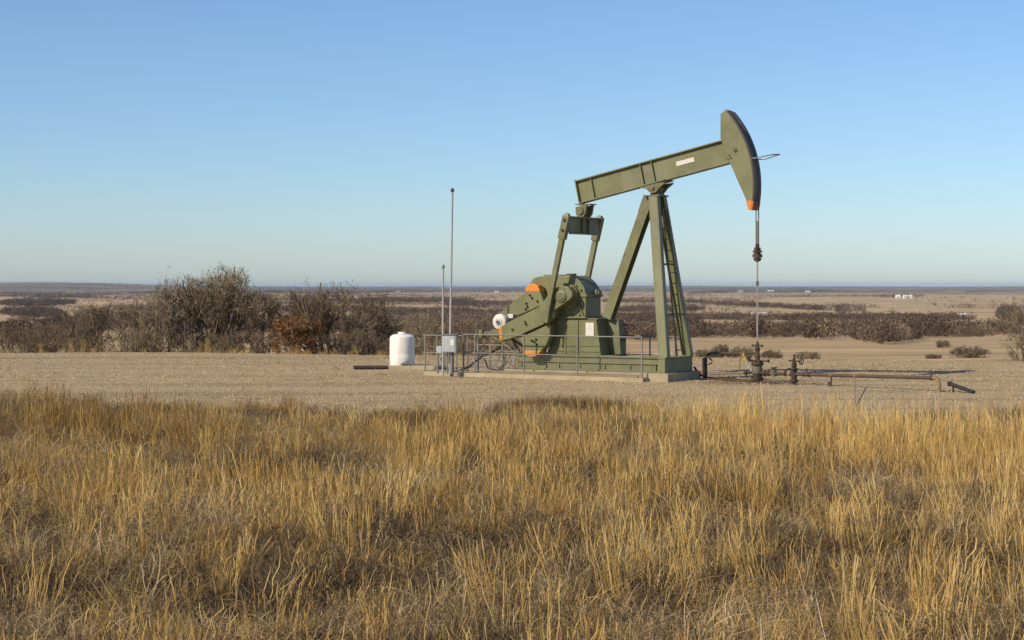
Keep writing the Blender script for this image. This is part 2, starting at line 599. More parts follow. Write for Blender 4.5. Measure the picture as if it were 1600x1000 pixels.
MB().lathe([(0.10, 0), (0.10, 0.05), (0.06, 0.06), (0.06, 0.09)], (-4.43, 0.12, 2.12), (1, 0, 0), 12).build('filler_plug', M['olive2'], gb)
m = MB()
m.bar((-4.70, -0.43, 1.98), (-4.50, -0.43, 1.54), 0.03, 0.03)
m.bar((-5.02, -0.425, 1.66), (-5.02, -0.425, 1.50), 0.02, 0.03)
build_each(m, 'gusset', M['olive'], gb)
m = MB()
for a, z in ((-4.72, 2.30), (-4.58, 2.20), (-4.62, 1.58), (-4.85, 1.57), (-5.35, 1.57)):
    m.lathe([(0.028, 0), (0.028, 0.04), (0.016, 0.05)], (a, -0.40, z), (0, -1, 0), 6)
build_each(m, 'bolt', M['olive2'], gb)

# cranks and counterweights, both sides
CR = [(-4.70, 1.97), (-5.144, 1.690), (-5.163, 1.58), (-5.347, 1.386), (-5.513, 1.32), (-6.241, 1.021), (-6.638, 0.917), (-6.72, 0.965),
      (-6.742, 1.208), (-6.695, 1.274), (-6.26, 1.489), (-5.587, 1.768), (-5.439, 1.93), (-5.2, 2.218), (-4.943, 2.314), (-4.74, 2.27), (-4.63, 2.14), (-4.63, 2.04)]
CL = [(-6.193, 1.003), (-5.467, 1.300), (-5.301, 1.366), (-5.283, 1.26), (-5.319, 1.004), (-5.411, 0.811), (-5.578, 0.648), (-5.633, 0.599),
      (-5.745, 0.527), (-5.931, 0.523), (-6.043, 0.591), (-6.062, 0.687), (-6.137, 0.879)]
CU = [(-6.285, 1.52), (-6.255, 1.765), (-6.161, 1.959), (-6.029, 2.153), (-6.011, 2.249), (-5.917, 2.33), (-5.787, 2.362), (-5.657, 2.314), (-5.601, 2.202),
      (-5.453, 1.83), (-5.56, 1.805)]
TL = [(-6.058, 0.680), (-6.047, 0.589), (-5.934, 0.519), (-5.742, 0.523), (-5.628, 0.596), (-5.54, 0.680)]
TU = [(-6.032, 2.156), (-6.015, 2.253), (-5.919, 2.334), (-5.786, 2.366), (-5.653, 2.317), (-5.596, 2.205), (-5.580, 2.156)]
for sgn in (-1, 1):
    def yy(q0, q1): return (sgn * q0, sgn * q1) if sgn > 0 else (sgn * q1, sgn * q0)
    out = Vector((0, sgn, 0))
    cr = MB().prism(CR, *yy(0.505, 0.785)).build('crank', M['olive'], PJ, 0.012)
    MB().prism([(-6.755, 1.20), (-6.70, 1.28), (-6.66, 1.29), (-6.655, 0.93), (-6.64, 0.905), (-6.735, 0.96)], *yy(0.50, 0.79)).build('crank_end', M['orange'], cr)
    MB().lathe([(0.15, 0), (0.15, 0.03), (0.125, 0.045)], (-4.943, sgn * 0.785, 2.043), out, 20).build('shaft_end', M['olive'], cr, 0, True)
    MB().bar((-4.943, sgn * 0.825, 2.043), (-4.943, sgn * 0.845, 2.043), 0.17, 0.17, (0.86, 0, 0.5)).build('shaft_cap', M['olive2'], cr, 0.01)
    MB().lathe([(0.33, 0), (0.33, 0.1)], (-4.943, sgn * 0.42, 2.043), out, 24).build('shaft_collar', M['olive2'], cr)
    m = MB()
    m.lathe([(0.03, 0), (0.03, 0.03)], (-5.13, sgn * 0.785, 1.90), out, 6)
    m.lathe([(0.03, 0), (0.03, 0.03)], (-5.25, sgn * 0.785, 1.88), out, 6)
    m.lathe([(0.035, 0), (0.035, 0.03)], (-6.35, sgn * 0.785, 1.20), out, 6)
    m.lathe([(0.03, 0), (0.03, 0.03)], (-5.98, sgn * 0.785, 1.40), out, 6)
    m.lathe([(0.03, 0), (0.03, 0.03)], (-5.95, sgn * 0.785, 1.34), out, 6)
    build_each(m, 'bolt', M['dark'], cr)
    for poly, tip, bolts in ((CL, TL, ((-5.75, 0.90), (-5.68, 0.84), (-5.70, 0.96), (-5.82, 0.93))),
                             (CU, TU, ((-5.88, 2.07), (-5.82, 2.0), (-5.98, 1.86), (-5.95, 1.78), (-6.0, 1.72), (-5.66, 1.92)))):
        cw = MB().prism(poly, *yy(0.47, 0.72)).build('counterweight', M['olive'], PJ, 0.03)
        tp = MB().prism(tip, *yy(0.466, 0.725)).build('painted_tip', M['orange'], cw, 0.02)
        tp['label'] = 'bright orange painted tip'
        m = MB()
        for a, z in bolts:
            m.lathe([(0.03, 0), (0.03, 0.025), (0.016, 0.05)], (a, sgn * 0.72, z), out, 6)
        build_each(m, 'bolt', M['dark'], cw)
    # wrist pin and pitman arm
    MB().lathe([(0.17, 0), (0.17, 0.02), (0.12, 0.03), (0.12, 0.05)], (-5.30, sgn * 0.785, 1.58), out, 16).build('wrist_bearing', M['olive2'], PJ)
    MB().pipe([(-5.42, sgn * 0.80, 1.66), (-5.47, sgn * 0.82, 1.52), (-5.38, sgn * 0.82, 1.45), (-5.28, sgn * 0.82, 1.43), (-5.24, sgn * 0.80, 1.30), (-5.25, sgn * 0.79, 1.05)], 0.022, 6).build('grease_hose', M['rust'], PJ)
    m = MB()
    m.bar((-5.335, sgn * 0.87, 1.45), (-4.86, sgn * 0.87, 3.50), 0.115, 0.135)
    m.bar((-5.36, sgn * 0.87, 1.40), (-5.27, sgn * 0.87, 1.74), 0.16, 0.24, h1=0.17)
    m.build('pitman_arm', M['olive'], PJ, 0.012)
    m = MB()
    m.bar((-4.875, sgn * 0.86, 3.46), (-4.725, sgn * 0.86, 4.05), 0.17, 0.19)
    m.bar((-4.735, sgn * 0.86, 4.01), (-4.715, sgn * 0.86, 4.10), 0.15, 0.16, h1=0.10, w1=0.10)
    br = m.build('pitman_head', M['olive'], PJ, 0.02)
    m = MB()
    m.lathe([(0.04, 0), (0.04, 0.03)], (-4.76, sgn * 0.945, 3.93), out, 8)
    m.lathe([(0.04, 0), (0.04, 0.03)], (-4.81, sgn * 0.945, 3.68), out, 8)
    build_each(m, 'bolt', M['dark'], br)

# equalizer bar
m = MB()
m.box(-4.80, -4.64, -0.77, 0.77, 3.99, 4.03)
m.prism([(-4.745, 3.62), (-4.705, 3.62), (-4.705, 3.99), (-4.745, 3.99)], -0.77, 0.77)
m.box(-4.78, -4.66, -0.70, 0.70, 3.59, 3.62)
eq = m.build('equalizer', M['olive'], PJ, 0.005)
for y in (-0.16, 0.16):
    MB().box(-4.80, -4.65, y - 0.012, y + 0.012, 3.622, 3.988).build('web_plate', M['olive'], eq)
m = MB()
m.prism([(-4.86, 4.28), (-4.54, 4.34), (-4.58, 4.12), (-4.64, 4.03), (-4.82, 4.03), (-4.86, 4.14)], -0.20, -0.12)
m.prism([(-4.86, 4.28), (-4.54, 4.34), (-4.58, 4.12), (-4.64, 4.03), (-4.82, 4.03), (-4.86, 4.14)], 0.12, 0.20)
m.lathe([(0.09, -0.24), (0.09, 0.24)], (-4.72, 0, 4.18), (0, 1, 0), 14)
m.box(-4.90, -4.45, -0.16, 0.16, 4.335, 4.36)
m.build('tail_bearing', M['olive2'], PJ, 0.005)

# walking beam
BT, BH = Vector((-4.84, 0, 4.665)), Vector((-0.76, 0, 5.535))
bd = (BH - BT).normalized()
bn = Vector((-bd.z, 0, bd.x))
m = MB()
m.bar(BT, BH, 0.10, 0.53)
m.bar(BT + bn * 0.28, BH + bn * 0.28, 0.25, 0.032)
m.bar(BT - bn * 0.28, BH - bn * 0.28, 0.25, 0.032)
wb = m.build('walking_beam', M['olive'], PJ, 0.004)
MB().bar(BT - bd * 0.015 - bn * 0.31, BT - bd * 0.015 + bn * 0.31, 0.27, 0.03).build('end_plate', M['olive'], wb, 0.004)
for k in (0.42, 1.83, 2.14):
    for s_ in (-1, 1):
        MB().bar(BT + bd * k - bn * 0.262 + Vector((0, s_ * 0.082, 0)), BT + bd * k + bn * 0.262 + Vector((0, s_ * 0.082, 0)), 0.062, 0.018).build('stiffener', M['olive'], wb)
pl = MB().box(-0.245, 0.245, -0.004, 0.004, -0.055, 0.055).build('name_plate', M['plate'], wb)
pl.location = BT + bd * 3.02 + bn * 0.03 + Vector((0, -0.0555, 0))
pl.rotation_euler = (0, -math.atan2(bd.z, bd.x), 0)
pl['label'] = 'white name plate with worn small print'
# saddle bearing
m = MB()
for y0, y1 in ((-0.25, -0.18), (0.18, 0.25)):
    m.prism([(-3.02, 4.70), (-2.86, 4.68), (-2.78, 4.60), (-2.68, 4.565), (-2.58, 4.60), (-2.50, 4.70), (-2.36, 4.80), (-2.34, 4.835), (-2.68, 4.80), (-3.03, 4.73)], y0, y1)
m.bar((-3.02, 0, 4.745), (-2.36, 0, 4.886), 0.54, 0.03)
m.lathe([(0.11, -0.24), (0.11, 0.24)], (-2.68, 0, 4.69), (0, 1, 0), 16)
m.lathe([(0.05, 0), (0.05, 0.04)], (-2.68, -0.25, 4.70), (0, -1, 0), 10)
m.build('saddle_bearing', M['olive2'], PJ, 0.006)
m = MB()
m.prism([(-2.80, 4.53), (-2.76, 4.62), (-2.60, 4.62), (-2.54, 4.53)], -0.17, 0.17)
m.box(-2.93, -2.49, -0.27, 0.27, 4.495, 4.53)
m.build('post_cap', M['olive2'], PJ, 0.006)

# samson post legs
for sgn in (-1, 1):
    p0, p1 = Vector((-2.16, sgn * 0.655, 0.57)), Vector((-2.67, sgn * 0.175, 4.50))
    d = (p1 - p0).normalized()
    m = MB()
    m.bar(p0, p1, 0.02, 0.20, (0, 1, 0))
    u = Vector((0, 1, 0)); u = (u - d * u.dot(d)).normalized(); w_ = d.cross(u)
    m.bar(p0 + w_ * 0.11, p1 + w_ * 0.11, 0.17, 0.022, (0, 1, 0))
    m.bar(p0 - w_ * 0.11, p1 - w_ * 0.11, 0.17, 0.022, (0, 1, 0))
    m.bar(p0 - u * sgn * (-0.075), p1 - u * sgn * (-0.075), 0.02, 0.20, (0, 1, 0))
    lg = m.build('front_leg', M['olive'], PJ, 0.005)
    MB().bar(p0 + u * sgn * 0.087 + d * 2.9, p0 + u * sgn * 0.087 + d * 3.4, 0.004, 0.16, (0, 1, 0)).build('splice_plate', M['olive2'], lg)
    MB().box(-2.30, -2.05, sgn * 0.655 - 0.11, sgn * 0.655 + 0.11, 0.574, 0.60).build('foot_plate', M['olive2'], lg)
p0, p1 = Vector((-4.06, 0.05, 1.50)), Vector((-2.86, 0.0, 4.48))
m = MB()
m.bar(p0 + Vector((0, -0.115, 0)), p1 + Vector((0, -0.115, 0)), 0.025, 0.25)
m.bar(p0 + Vector((0, 0.115, 0)), p1 + Vector((0, 0.115, 0)), 0.025, 0.25)
m.bar(p0, p1, 0.21, 0.025)
rl = m.build('rear_leg', M['olive'], PJ, 0.005)
dd = (p1 - p0).normalized()
MB().bar(p1 - dd * 0.42 + Vector((0, -0.134, 0)), p1 - dd * 0.03 + Vector((0, -0.134, 0)), 0.012, 0.27).build('splice_plate', M['olive2'], rl)
# ladder between the front legs
ld = MB()
f0, f1 = Vector((-2.03, 0, 0.60)), Vector((-2.50, 0, 4.20))
b0, b1 = (-0.22, 0.24), (-0.04, 0.20)
st0, st1 = (f0 + Vector((0, b0[0], 0)), f1 + Vector((0, b1[0], 0))), (f0 + Vector((0, b0[1], 0)), f1 + Vector((0, b1[1], 0)))
lad = ld.tube(st0[0], st0[1], 0.022, None, 6).build('ladder', M['olive2'], PJ)
MB().tube(st1[0], st1[1], 0.022, None, 6).build('stile', M['olive2'], lad)
rung = None
for k in range(13):
    f = 0.04 + k * 0.075
    q0, q1 = st0[0].lerp(st0[1], f), st1[0].lerp(st1[1], f)
    MB().tube(q0, q1, 0.014, None, 6).build('rung', M['olive2'], lad)
for f in (0.28, 0.62, 0.86):
    q = f0.lerp(f1, f)
    hb = 0.64 - 0.46 * f
    MB().bar(q + Vector((-0.05, -hb, 0)), q + Vector((-0.05, hb, 0)), 0.05, 0.05, (0, 0, 1)).build('brace', M['olive2'], PJ)
m = MB()
for k in range(9):
    f = 0.55 + k * 0.045
    q = f0.lerp(f1, f)
    hb = 0.60 - 0.46 * f
    m.bar(q + Vector((0.02, hb, 0)), q + Vector((0.045, hb, 0)), 0.014, 0.014, (0, 0, 1))
    m.bar(q + Vector((0.045, hb, 0)), q + Vector((0.045, hb, 0.03)), 0.014, 0.014, (0, 1, 0))
build_each(m, 'step_bolt', M['dark'], PJ)

# horsehead
PV = Vector((-2.69, 0, 4.70))
RAD = 2.655
def arc(a): return (PV.x + RAD * math.cos(a), PV.z + RAD * math.sin(a))
A0, A1 = R(-12.8), R(41.8)
pts = [arc(A0 + (A1 - A0) * k / 18) for k in range(19)]
side = pts + [(-0.76, 6.525), (-0.90, 6.42), (-0.90, 5.84), (-0.67, 5.27), (-0.23, 4.34)]
hh = MB().prism(side, -0.19, 0.19).build('horsehead', M['olive'], PJ, 0.006)
def strip(y0, y1, dr0, dr1, name, mat, a0=A0, a1=A1):
    m = MB()
    n = 18
    vs, fs = [], []
    for k in range(n + 1):
        a = a0 + (a1 - a0) * k / n
        for r, y in ((RAD + dr0, y0), (RAD + dr0, y1), (RAD + dr1, y1), (RAD + dr1, y0)):
            vs.append((PV.x + r * math.cos(a), y, PV.z + r * math.sin(a)))
    for k in range(n):
        for q in range(4):
            fs.append((k * 4 + q, k * 4 + (q + 1) % 4, k * 4 + 4 + (q + 1) % 4, k * 4 + 4 + q))
    fs += [(3, 2, 1, 0), (n * 4, n * 4 + 1, n * 4 + 2, n * 4 + 3)]
    return m.add(vs, fs).build(name, mat, hh)
strip(-0.205, -0.10, -0.02, 0.025, 'wear_strip', M['wear'])
strip(0.10, 0.205, -0.02, 0.025, 'wear_strip', M['wear'])
at = A0 + R(4.6)
tipv = [arc(A0 - R(0.1)), arc(at), (-0.232, 4.345), (pts[0][0] - 0.065, pts[0][1] - 0.004)]
tp = MB().prism([(pts[0][0] + 0.004, pts[0][1] - 0.004), (arc(at)[0] + 0.004, arc(at)[1]), (-0.236, 4.335), (pts[0][0] - 0.075, pts[0][1] - 0.004)], -0.194, 0.194)
tp.build('painted_tip', M['orange'], hh)['label'] = 'orange painted lower tip of the horsehead'
strip(-0.208, 0.208, -0.018, 0.028, 'tip_strip', paint('orange_rust', (0.42, 0.12, 0.03), 0.6, 0.8), A0, at)
MB().lathe([(0.05, 0), (0.05, 0.006)], (-0.50, -0.19, 5.53), (0, -1, 0), 14).build('lifting_hole', M['dark'], hh)
m = MB()
for a, z in ((-0.66, 5.42), (-0.62, 5.36), (-0.70, 5.33)):
    m.lathe([(0.02, 0), (0.02, 0.02)], (a, -0.19, z), (0, -1, 0), 6)
build_each(m, 'bolt', M['dark'], hh)
MB().pipe([(-0.08, -0.21, 5.33), (0.03, -0.24, 5.33), (0.42, -0.16, 5.40), (0.50, 0.10, 5.42), (0.08, 0.24, 5.33), (-0.08, 0.21, 5.33)], 0.016, 6).build('wireline_guard', M['galv'], hh)

# motor, mount and drive
mo = MB().lathe([(0.13, 0), (0.185, 0.02), (0.205, 0.05), (0.205, 0.12)], (-6.94, -0.50, 1.385), (0, 1, 0), 24).build('motor', M['motor_white'], PJ, 0, True)
m = MB().lathe([(0.192, 0.12), (0.192, 0.72), (0.206, 0.722), (0.206, 0.80), (0.12, 0.84)], (-6.94, -0.50, 1.38), (0, 1, 0), 24)
for k in range(20):
    a = 2 * math.pi * k / 20
    c = Vector((-6.94 + 0.197 * math.cos(a), 0, 1.385 + 0.197 * math.sin(a)))
    m.bar(c + Vector((0, -0.345, 0)), c + Vector((0, 0.215, 0)), 0.008, 0.024, (-math.sin(a), 0, math.cos(a)))
m.build('finned_body', M['motor_white'], mo)
MB().lathe([(0.10, 0), (0.10, 0.012), (0.055, 0.02), (0.05, 0.055)], (-6.94, -0.50, 1.38), (0, -1, 0), 16).build('fan_cover', M['grey'], mo)
MB().lathe([(0.042, 0.05), (0.03, 0.075)], (-6.94, -0.50, 1.38), (0, -1, 0), 12).build('shaft_end', M['dark'], mo)
MB().box(-6.80, -6.64, -0.28, -0.04, 1.47, 1.58).build('terminal_box', M['motor_white'], mo, 0.012)
m = MB()
m.box(-7.55, -6.50, -0.47, -0.41, 1.02, 1.14)
m.box(-7.55, -6.50, 0.27, 0.33, 1.02, 1.14)
m.box(-7.45, -7.33, -0.41, 0.27, 1.03, 1.13)
m.box(-6.66, -6.56, -0.41, 0.27, 1.03, 1.13)
m.box(-7.20, -6.74, -0.44, 0.30, 1.141, 1.19)
m.build('motor_mount', M['olive2'], PJ, 0.004)
m = MB()
m.box(-7.62, -7.42, -0.52, -0.30, 0.99, 1.17)
m.build('slide_bracket', M['olive'], PJ, 0.006)
for y in (-0.42, 0.28):
    m = MB()
    m.bar((-7.15, y, 1.02), (-6.36, y, 0.56), 0.05, 0.05)
    m.bar((-6.62, y, 1.02), (-6.36, y, 0.57), 0.05, 0.05)
    build_each(m, 'mount_strut', M['olive2'], PJ)
MB().prism([(-7.64, 1.211), (-7.66, 1.411), (-7.49, 1.58), (-6.64, 2.165), (-6.40, 2.346), (-6.10, 2.42), (-5.80, 2.30), (-5.78, 1.60), (-7.25, 1.02)], 0.40, 0.47).build('belt_guard', M['olive'], PJ, 0.01)
MB().lathe([(0.16, -0.04), (0.16, 0.02)], (-7.25, -0.30, 1.20), (0, 1, 0), 14).build('slide_wheel', M['rust_dark'], PJ)

# ------------------------------------------------------------------ bridle, polished rod
BR = empty('bridle', WELL, RZ)
tag(BR, 'twin steel cables and clamp hanging from the horsehead with polished rod', 'bridle')
for y in (-0.075, 0.075):
    path = [(PV.x + (RAD + 0.014) * math.cos(A0 + (R(36) - A0) * k / 16), y, PV.z + (RAD + 0.014) * math.sin(A0 + (R(36) - A0) * k / 16)) for k in range(16, 0, -1)]
    path = [p for p in path if p[2] > 4.70] + [(-0.026, y, 4.70), (-0.026, y, 3.02)]
    MB().pipe(path, 0.013, 6).build('cable', M['cable'], BR)
m = MB().box(-0.10, 0.05, -0.13, 0.13, 2.98, 3.06)
m.lathe([(0.05, 3.06), (0.05, 3.22)], (-0.026, -0.075, 0), n=10)
m.lathe([(0.05, 3.06), (0.05, 3.22)], (-0.026, 0.075, 0), n=10)
m.build('carrier_bar', M['rust_dark'], BR, 0.006)
m = MB().lathe([(0.03, 2.88), (0.08, 2.90), (0.10, 2.96), (0.07, 2.975)], (-0.026, 0, 0), n=12)
m.lathe([(0.07, 3.065), (0.09, 3.09), (0.09, 3.16), (0.05, 3.20), (0.05, 3.30)], (-0.026, 0, 0), n=12)
m.bar((-0.14, 0, 3.12), (0.09, 0, 3.12), 0.05, 0.04)
m.build('rod_clamp', M['rust'], BR)
MB().tube((-0.026, 0, 0.96), (-0.026, 0, 3.85), 0.020, None, 8).build('polished_rod', M['rod'], BR)
MB().lathe([(0.03, 2.31), (0.035, 2.33), (0.035, 2.40), (0.03, 2.42)], (-0.026, 0, 0), n=10).build('rod_coupling', M['cable'], BR)

# ------------------------------------------------------------------ wellhead
WH = empty('wellhead', WELL, RZ)
tag(WH, 'rusty wellhead with stuffing box directly below the horsehead', 'wellhead')
C0 = (-0.026, 0, 0)
MB().lathe([(0.10, -0.02), (0.10, 0.05), (0.15, 0.06), (0.15, 0.13), (0.11, 0.14), (0.11, 0.20)], C0, n=18).build('casing_head', M['rust_dark'], WH)
MB().lathe([(0.10, 0.20), (0.125, 0.22), (0.125, 0.36), (0.10, 0.40), (0.09, 0.44)], C0, n=18).build('tubing_head', M['greenrust'], WH, 0, True)
fl = MB().lathe([(0.15, 0.44), (0.15, 0.48), (0.13, 0.485), (0.13, 0.51), (0.07, 0.53)], C0, n=18).build('flange', M['rust'], WH)
m = MB()
for k in range(8):
    a = 2 * math.pi * k / 8
    m.lathe([(0.022, 0.41), (0.022, 0.55)], (C0[0] + 0.125 * math.cos(a), 0.125 * math.sin(a), 0), n=6)
build_each(m, 'stud', M['rust_dark'], fl)
MB().lathe([(0.06, 0.53), (0.06, 0.60), (0.075, 0.61), (0.075, 0.66), (0.055, 0.67), (0.055, 0.76)], C0, n=14).build('flow_tee', M['rust'], WH)
m = MB().lathe([(0.05, 0.76), (0.07, 0.78), (0.07, 0.82), (0.045, 0.83), (0.045, 0.90), (0.05, 0.91), (0.03, 0.95), (0.02, 0.99)], C0, n=14)
m.bar((C0[0] - 0.13, 0, 0.88), (C0[0] + 0.13, 0, 0.88), 0.06, 0.035)
m.bar((C0[0] - 0.12, 0, 0.85), (C0[0] - 0.12, 0, 0.91), 0.04, 0.04)
m.bar((C0[0] + 0.12, 0, 0.85), (C0[0] + 0.12, 0, 0.91), 0.04, 0.04)
m.build('stuffing_box', M['rust_dark'], WH)
m = MB().tube((0.06, -0.02, 0.52), (0.26, -0.06, 0.53), 0.022, None, 8)
m.lathe([(0.04, 0), (0.04, 0.04)], (0.26, -0.06, 0.53), (1, -0.2, 0), 8)
m.build('needle_valve', M['rust'], WH)
m = MB().tube((-0.08, -0.05, 0.50), (-0.22, -0.12, 0.55), 0.03, None, 8)
m.lathe([(0.05, 0), (0.05, 0.07)], (-0.21, -0.12, 0.56), (0, 0, 1), 10)
m.build('side_valve', M['rust_dark'], WH)
m = MB().tube((-0.10, 0.0, 0.25), (-0.36, -0.05, 0.23), 0.035, None, 8)
m.lathe([(0.07, 0), (0.07, 0.04)], (-0.28, -0.035, 0.235), (-1, -0.2, 0), 10)
m.build('casing_valve', M['rust_dark'], WH)

# return pipe over to the post beside the unit
PF = empty('pipe_frame', (0, 0, 0))
tag(PF, 'dark rusty pipe bent down to the ground between pumpjack and wellhead', 'pipe')
pp = Vector((4.87, 44.99, 0))
wp = loc(-0.02, 0.05, 0.70)
top = Vector((pp.x + 0.07, pp.y - 0.05, 0.60))
MB().pipe([pp + Vector((0, 0, -0.02)), pp + Vector((0, 0, 0.48)), pp + Vector((0.01, -0.01, 0.56)), top + Vector((0.05, -0.05, 0.02)), top.lerp(wp, 0.5), wp], 0.034, 8).build('pipe', M['rust'], PF, 0, True)
MB().box(pp.x - 0.10, pp.x - 0.02, pp.y - 0.12, pp.y - 0.04, -0.02, 0.50).build('support_post', M['rust'], PF)
MB().pipe([pp + Vector((0.06, -0.04, 0.50)), pp + Vector((0.15, -0.06, 0.44)), pp + Vector((0.13, -0.06, 0.36)), pp + Vector((0.05, -0.04, 0.33))], 0.018, 6).build('hook', M['rust'], PF)

HS = empty('hose', (0, 0, 0))
tag(HS, 'weathered yellow and grey hose hanging beside the wellhead', 'hose')
h0 = Vector((5.52, 43.1, 0.70))
MB().pipe([h0, h0 + Vector((-0.03, 0, -0.15)), h0 + Vector((-0.06, 0, -0.40)), h0 + Vector((-0.06, 0, -0.58)), h0 + Vector((0.02, -0.06, -0.68))], 0.016, 6).build('whip_end', M['brass'], HS, 0, True)
path = [h0 + Vector((0.02 + 0.22 * f + 0.025 * math.sin(f * 30), -0.02, -0.02 - 0.44 * f)) for f in np.linspace(0, 1, 26)]
MB().pipe(path[:12], 0.022, 6).build('yellow_sleeve', M['yellow'], HS)
MB().pipe(path[11:], 0.024, 6).build('grey_sleeve', M['grey'], HS)

# ------------------------------------------------------------------ flow line
FL = empty('flow_line', WELL, math.atan2(-0.727, 0.686))
tag(FL, 'long rusty flow pipe with valves running from the wellhead over the gravel', 'pipe')
MB().pipe([(0.10, 0, 0.235), (1.0, 0, 0.245), (2.5, 0, 0.262), (4.85, 0, 0.298)], 0.040, 10).build('main_pipe', M['rust'], FL, 0, True)
MB().pipe([(4.83, 0, 0.298), (4.93, 0, 0.296), (4.985, 0, 0.25), (5.0, 0, 0.16), (5.0, 0, -0.03)], 0.045, 10).build('down_bend', M['brass'], FL, 0, True)
MB().tube((4.93, 0.08, -0.03), (4.93, 0.08, 0.27), 0.024, None, 8).build('support', M['rust'], FL)
m = MB().tube((4.80, 0, 0.30), (4.80, 0, 0.49), 0.012, None, 6)
m.lathe([(0.055, -0.04), (0.055, 0.04)], (4.80, 0, 0.298), (1, 0, 0), 12)
m.build('end_valve', M['rust'], FL)
MB().tube((2.12, 0, -0.03), (2.12, 0, 0.26), 0.022, None, 8).build('support', M['rust'], FL)
MB().tube((2.03, 0.04, -0.03), (2.03, 0.04, 0.10), 0.026, None, 8).build('support_stub', M['rust'], FL)
for x in (0.20, 0.30, 0.80, 1.35, 1.50):
    MB().lathe([(0.055, -0.025), (0.06, -0.02), (0.06, 0.02), (0.055, 0.025)], (x, 0, 0.238 + 0.01 * x), (1, 0, 0), 10).build('coupling', M['rust_dark'], FL)
MB().lathe([(0.050, -0.03), (0.050, 0.03)], (0.92, 0, 0.245), (1, 0, 0), 10).build('bright_coupling', M['brass'], FL)
MB().lathe([(0.045, -0.02), (0.045, 0.02)], (2.12, 0, 0.258), (1, 0, 0), 10).build('pipe_clamp', M['brass'], FL)
MB().lathe([(0.045, -0.02), (0.045, 0.02)], (2.78, 0, 0.267), (1, 0, 0), 10).build('pipe_clamp', M['brass'], FL)
m = MB().lathe([(0.075, 0.17), (0.075, 0.31), (0.04, 0.32), (0.04, 0.36), (0.08, 0.365), (0.08, 0.39)], (0.46, 0, 0), n=12)
m.build('check_valve', M['greenrust'], FL)
vt = MB().lathe([(0.06, -0.03), (0.06, 0.05), (0.10, 0.07), (0.10, 0.12), (0.06, 0.13), (0.07, 0.17), (0.075, 0.31), (0.05, 0.33), (0.10, 0.345), (0.10, 0.375), (0.05, 0.39),
                 (0.06, 0.42), (0.06, 0.50), (0.035, 0.53), (0.04, 0.60), (0.025, 0.62), (0.025, 0.70), (0.0, 0.715)], (1.06, 0, 0), n=14).build('valve_tree', M['rust_dark'], FL, 0, True)
m = MB().tube((1.08, 0, 0.545), (1.25, 0.03, 0.545), 0.02, None, 8)
for k in range(12):
    a0, a1 = 2 * math.pi * k / 12, 2 * math.pi * (k + 1) / 12
    m.tube((1.25, 0.03 + 0.075 * math.cos(a0), 0.545 + 0.075 * math.sin(a0)), (1.25, 0.03 + 0.075 * math.cos(a1), 0.545 + 0.075 * math.sin(a1)), 0.012, None, 5)
m.bar((1.25, 0.03, 0.475), (1.25, 0.03, 0.615), 0.014, 0.014)
m.build('handwheel', M['rust_dark'], vt)
m = MB().pipe([(1.03, 0, 0.36), (0.90, -0.02, 0.37), (0.84, -0.03, 0.33), (0.82, -0.03, 0.25)], 0.02, 6)
m.tube((0.90, 0, 0.555), (1.04, 0, 0.55), 0.02, None, 6)
m.build('bypass_pipe', M['rust_dark'], vt)
m = MB().lathe([(0.05, -0.04), (0.05, 0.04)], (1.42, 0, 0.25), (1, 0, 0), 10)
m.pipe([(1.40, 0, 0.29), (1.43, 0, 0.40), (1.45, 0, 0.29)], 0.012, 5)
m.build('lever_valve', M['rust'], FL)
gw = MB().tube(tuple(FL.matrix_basis @ Vector((2.78, 0, 0.27))), (6.55, 34.2, 0.02), 0.012, None, 6).build('guy_rod', M['brass'])
tag(gw, 'thin rusty rod leaning from the flow pipe down to the grass', 'rod')

SP = empty('drain_spout', (9.53, 38.9, 0))
tag(SP, 'short black pipe stub lying tilted on a peg past the pipe end', 'pipe stub')
MB().tube((0, 0, 0.17), (0.36, -0.55, 0.03), 0.045, 0.04, 10).build('stub', M['black'], SP)
MB().box(-0.07, 0.02, -0.03, 0.06, 0.13, 0.23).build('cap', M['black'], SP, 0.01)
MB().tube((0.04, -0.03, -0.02), (0.04, -0.03, 0.15), 0.022, None, 6).build('peg', M['black'], SP)

# ------------------------------------------------------------------ guard rails
def guard(name, label, run, z0, zt, posts, mids, mesh_from=None):
    """run: (a0,b0)-(a1,b1) in well coordinates"""
    (a0, b0), (a1, b1) = run
    g = empty(name, WELL, RZ)
    tag(g, label, 'guard rail', 'guard rails round the pumping unit')
    def at(f, z): return Vector((a0 + (a1 - a0) * f, b0 + (b1 - b0) * f, z))
    for z in [zt] + mids:
        MB().tube(at(0, z), at(1, z), 0.016 if z == zt else 0.012, None, 8).build('rail', M['galv'], g)
    L = math.hypot(a1 - a0, b1 - b0)
    for f in posts:
        MB().tube(at(f, z0), at(f, zt + 0.02), 0.020, None, 8).build('post', M['galv'], g)
    if mesh_from is not None:
        m = MB()
        n = int(L / 0.062)
        for k in range(n):
            f = (k + 0.5) / n
            m.bar(at(f, mids[-1]), at(f, mids[0]), 0.0032, 0.0032, (0, 1, 0))
        for q in range(1, 8):
            z = mids[-1] + (mids[0] - mids[-1]) * q / 8
            m.bar(at(0, z), at(1, z), 0.0032, 0.0032, (0, 1, 0))
        m.build('wire_mesh', M['galv'], g)
    return g


